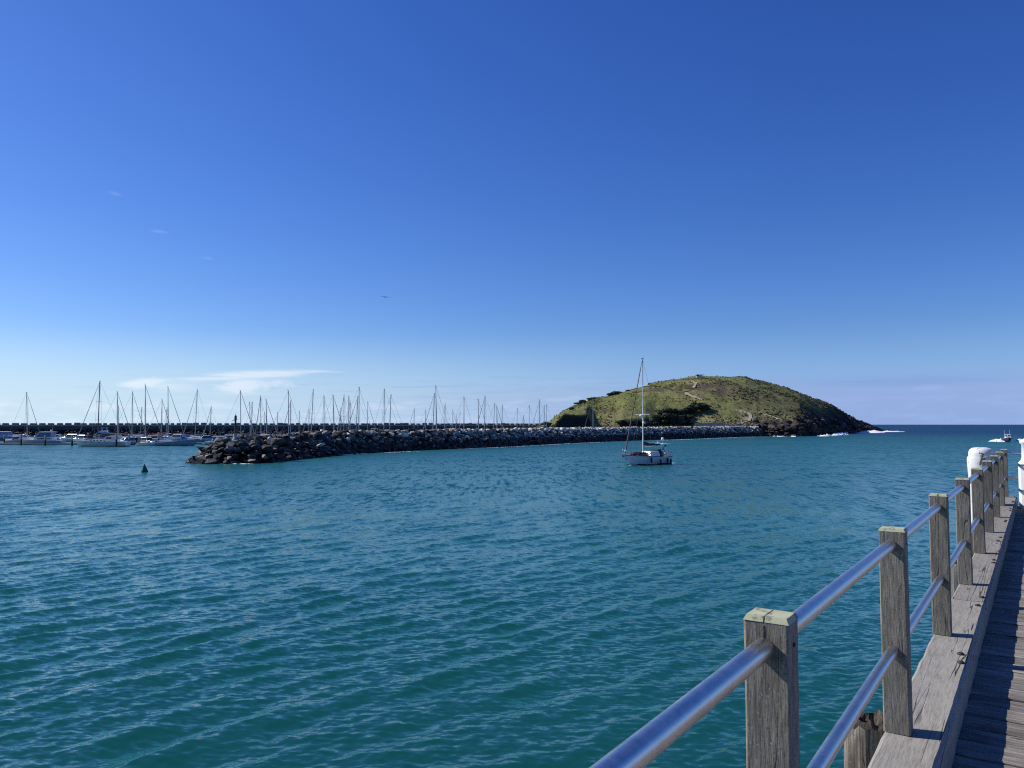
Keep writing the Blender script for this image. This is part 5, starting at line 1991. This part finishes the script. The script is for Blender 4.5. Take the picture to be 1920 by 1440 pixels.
# deck planks across the jetty (local x to the right, y along)
plank_meshes = []
for k in range(7):
    mb = MB()
    w = 0.205 + jr.uniform(-0.012, 0.010)
    x0, x1 = -0.69, 5.6
    segs = 22
    vv = []
    ph = jr.uniform(0, 6)
    for i in range(segs + 1):
        x = x0 + (x1 - x0) * (i / segs) ** 1.6
        e0 = -w / 2 + 0.004 * math.sin(ph + x * 7) + jr.uniform(-0.002, 0.002)
        e1 = w / 2 + 0.004 * math.sin(ph * 2 + x * 6) + jr.uniform(-0.002, 0.002)
        zc = 0.003 * math.sin(ph + x * 2.3)
        vv += [(x, e0, -0.07), (x, e0, zc - 0.006), (x, e0 + 0.010, zc), (x, (e0 + e1) / 2, zc - 0.002), (x, e1 - 0.010, zc), (x, e1, zc - 0.006), (x, e1, -0.07)]
    ff = []
    for i in range(segs):
        for q in range(6):
            a = i * 7 + q
            ff.append((a, a + 7, a + 8, a + 1))
    ff += [tuple(range(6, -1, -1)), tuple(segs * 7 + q for q in range(7))]
    mb.add(vv, ff)
    plank_meshes.append(mb.mesh('deck_plank', MAT['deck_wood']))
y = -3.0
k = 0
while y < 19.3:
    o = put('deck_plank', plank_meshes[jr.randrange(7)], jetty, (jr.uniform(-0.01, 0.01), y, -0.004 + jr.uniform(-0.006, 0.004)))
    o.rotation_euler[2] = jr.uniform(-0.004, 0.004)
    y += 0.2165
    k += 1
# bearers below
for x in (-0.45, 1.2, 3.0, 4.9):
    MB().box(x - 0.12, x + 0.12, -3.1, 19.35, -0.42, -0.075).build('bearer', MAT['pile_wood'], jetty)

# kerb beams
KX0, KX1, KH = -0.675, -0.408, 0.19
ends = [-3.1, -0.72, 3.52, 7.75, 12.05, 16.3, 19.38]
for a, b in zip(ends[:-1], ends[1:]):
    mb = MB()
    L = b - a - 0.012
    n = max(6, int(L / 0.16))
    vv = []
    W = KX1 - KX0
    for i in range(n + 1):
        yy = L * i / n
        j = [jr.uniform(-0.003, 0.003) for _ in range(6)]
        ch = 0.016 + jr.uniform(-0.003, 0.005)
        cr = 0.022 + jr.uniform(-0.002, 0.004)
        vv += [(j[0], yy, 0.002), (j[1], yy, KH - ch), (ch, yy, KH + j[2] * 0.4), (W * 0.5, yy, KH - 0.002 + j[5] * 0.4), (W - cr, yy, KH + j[3] * 0.4), (W + j[4], yy, KH - cr), (W + j[4], yy, 0.002)]
    ff = []
    for i in range(n):
        for q in range(6):
            t0 = i * 7 + q
            ff.append((t0, t0 + 7, t0 + 8, t0 + 1))
    ff += [tuple(range(6, -1, -1)), tuple(n * 7 + q for q in range(7))]
    mb.add(vv, ff)
    beam = mb.build('kerb_beam', MAT['kerb_wood'], jetty, (KX0, a, 0.0))
    # coach bolts let into the top
    for yy in (0.18, L - 0.18, L * 0.5 + 0.07, L * 0.5 + 0.28):
        bm_ = MB()
        bm_.lathe([(0.022, 0.0), (0.022, 0.007), (0.012, 0.014)], 8)
        bm_.build('bolt', MAT['bolt_iron'], beam, (W - 0.055 + jr.uniform(-0.015, 0.015), yy, KH + 0.001))

# piles standing outside the kerb
def timber_pile(s, tt, r, ztop, name, label, mat, rot_top=True, seed=1):
    q = random.Random(seed)
    t = thing(name, label, 'pile', (0, 0, 0), 0, None)
    c, sn = math.cos(-JAZ), math.sin(-JAZ)
    t.location = (tt * c - s * sn, tt * sn + s * c, 0)
    n = 26
    prof = [-3.0, -0.5, 1.0, 2.5, 3.6, 4.1, ztop - 0.28, ztop - 0.12, ztop - 0.03]
    vv, ff = [], []
    ribs = [q.uniform(-0.055, 0.05) for _ in range(n)]
    for i, z in enumerate(prof):
        for k in range(n):
            a = 2 * PI * k / n
            rr = r * (1.08 - 0.012 * i) * (1 + ribs[k] + q.uniform(-0.014, 0.014))
            zz = z + (q.uniform(-0.05, 0.03) if i == len(prof) - 1 and rot_top else 0)
            vv.append((rr * math.cos(a), rr * math.sin(a), zz))
    for i in range(len(prof) - 1):
        for k in range(n):
            ff.append((i * n + k, i * n + (k + 1) % n, (i + 1) * n + (k + 1) % n, (i + 1) * n + k))
    mb = MB()
    mb.add(vv, ff)
    mb.build('shaft', MAT[mat], t)
    # weathered hollow top
    mb = MB()
    o = [vv[-n + k] for k in range(n)]
    rings = [o]
    for f_, dz in ((0.8, -0.012), (0.6, -0.07), (0.35, -0.10), (0.12, -0.075)):
        rings.append([(p_[0] * f_ + q.uniform(-0.006, 0.006), p_[1] * f_ + q.uniform(-0.006, 0.006), ztop + dz + q.uniform(-0.02, 0.02)) for p_ in o])
    vv2 = [p_ for rg in rings for p_ in rg]
    ff2 = []
    for i in range(len(rings) - 1):
        for k in range(n):
            ff2.append((i * n + k, i * n + (k + 1) % n, (i + 1) * n + (k + 1) % n, (i + 1) * n + k))
    ff2.append(tuple((len(rings) - 1) * n + k for k in range(n)))
    mb.add(vv2, ff2)
    mb.build('rotted_top', MAT['rot_wood' if rot_top else mat], t)
    return t


timber_pile(4.80, -0.835, 0.135, DECK_Z + 0.07, 'timber_pile', 'nearest rotten topped timber pile beside the kerb at the bottom edge', 'pile_wood', True, 3)
timber_pile(10.35, -0.85, 0.13, DECK_Z + 0.17, 'timber_pile', 'pale timber pile outside the kerb behind the third and fourth railing posts', 'pale_pile_wood', True, 4)
timber_pile(13.9, -0.85, 0.13, DECK_Z + 0.10, 'timber_pile', 'dark timber pile outside the kerb, glimpsed between the far railing posts', 'pile_wood', True, 5)

# white mooring pile with a domed cap
c, sn = math.cos(-JAZ), math.sin(-JAZ)
s, tt = 17.2, -0.915
t = thing('mooring_bollard', 'thick white painted mooring pile with a domed cap outside the far railing', 'pile', (tt * c - s * sn, tt * sn + s * c, 0))
MB().lathe([(0.205, -3), (0.2, 3.0), (0.2, 4.85), (0.222, 5.15), (0.238, 5.40), (0.243, 5.54), (0.235, 5.585)], 26).build('shaft', MAT['white_pile'], t)
MB().lathe([(0.214, 5.587), (0.217, 5.62), (0.214, 5.67), (0.195, 5.72), (0.155, 5.752), (0.09, 5.765), (0.02, 5.768)], 26).build('cap', MAT['white_pile'], t)

# ------------------------------------------------------------------ railing
railing = thing('railing', 'timber post railing with two metal tubes running along the jetty edge', 'railing', (0, 0, DECK_Z), -JAZ)
PX0, PX1 = -0.676, -0.557
PH = 1.19                       # top above the deck
pd = 0.10
posts = [SP0 + PITCH_P * i for i in range(-1, 9)]
for i, yy in enumerate(posts):
    mb = MB()
    w, d = PX1 - PX0, pd
    z0 = KH + 0.003
    zt = PH + jr.uniform(-0.006, 0.006)
    e = 0.006
    rows_ = [z0, z0 + 0.25, z0 + 0.5, z0 + 0.75, zt - 0.015]
    vv = []
    for z in rows_:
        j = [jr.uniform(-0.0018, 0.0018) for _ in range(8)]
        vv += [(e + j[0], j[1], z), (w - e + j[2], j[3], z), (w + j[4], e, z), (w + j[4], d - e, z), (w - e, d + j[5], z), (e, d + j[5], z), (j[6], d - e, z), (j[6], e, z)]
    ff = []
    for a in range(len(rows_) - 1):
        for q in range(8):
            ff.append((a * 8 + q, a * 8 + (q + 1) % 8, (a + 1) * 8 + (q + 1) % 8, (a + 1) * 8 + q))
    ff += [tuple(range(7, -1, -1)), tuple((len(rows_) - 1) * 8 + q for q in range(8))]
    mb.add(vv, ff)
    post = mb.build('post', MAT['post_wood'], railing, (PX0, yy, 0))
    # painted, bevelled end grain, split across the middle on some posts
    cp = MB()
    zb = zt - 0.0145
    split = 0.0022 if i in (1, 3) else 0.0
    xm_ = w * (0.46 if i == 1 else 0.5)
    b = 0.0065
    halves = [(0, xm_ - split), (xm_ + split, w)] if split else [(0, w)]
    for (a0, a1) in halves:
        l0 = b if a0 == 0 else 0
        l1 = b if a1 == w else 0
        cp.frustum((a0 - 0.001 * (a0 == 0), a1 + 0.001 * (a1 == w), -0.001, d + 0.001, zb), (a0 + l0, a1 - l1, b, d - b, zt))
    cp.build('painted_top', MAT['cap_paint'], post)
    if split:
        MB().box(xm_ - 0.0018, xm_ + 0.0018, -0.0012, 0.004, zt - 0.10, zt - 0.024).build('split', MAT['rot_wood'], post)
    bt = MB()
    bt.tube([(w - 0.004, d * 0.5, zt - 0.075), (w + 0.003, d * 0.5, zt - 0.075)], 0.006, 8)
    bt.build('screw', MAT['bolt_iron'], post)

for lvl, (dz, rad) in enumerate(((0.085, 0.0275), (0.60, 0.0265))):
    zc = PH - dz
    xc = (PX0 + PX1) / 2 - 0.004
    for a, b in zip(posts[:-1], posts[1:]):
        mb = MB()
        Lr = b - a - pd + 0.03
        sag = jr.uniform(-0.004, 0.002)
        mb.tube([(0, 0, 0), (0, Lr * 0.5, sag), (0, Lr, 0)], rad, 24)
        mb.build('top_rail' if lvl == 0 else 'mid_rail', MAT['galv'], railing, (xc + jr.uniform(-0.003, 0.003), a + pd - 0.015, zc))
    # return across the jetty end
    MB().tube([(0, 0, 0), (5.2, 0, 0)], rad, 20).build('top_rail' if lvl == 0 else 'mid_rail', MAT['galv'], railing, (PX1 - 0.015, posts[-1] + pd * 0.55, zc))

# ------------------------------------------------------------------ white light pedestal at the jetty end
s, tt = 18.78, -0.205
t = thing('light_pedestal', 'white painted light pedestal with a flared collar at the right edge', 'pedestal', (tt * c - s * sn, tt * sn + s * c, DECK_Z), -JAZ)
r8 = 0.162
MB().lathe([(r8, 0.004), (r8, 0.35)], 8, smooth=False).build('base', MAT['white_metal'], t)
MB().lathe([(r8 + 0.004, 0.352), (r8 + 0.004, 0.385)], 8, smooth=False).build('band', MAT['band_grey'], t)
MB().lathe([(r8, 0.387), (r8, 0.86)], 8, smooth=False).build('body', MAT['white_metal'], t)
MB().lathe([(r8 + 0.003, 0.862), (r8 + 0.003, 0.895)], 8, smooth=False).build('band', MAT['band_grey'], t)
MB().lathe([(r8 + 0.012, 0.897), (r8 + 0.012, 0.92), (r8 - 0.04, 0.965), (r8 - 0.062, 1.02), (r8 - 0.066, 1.30), (r8 - 0.03, 1.33), (r8 - 0.04, 1.38), (0.02, 1.43)], 16).build('collar', MAT['white_metal'], t)
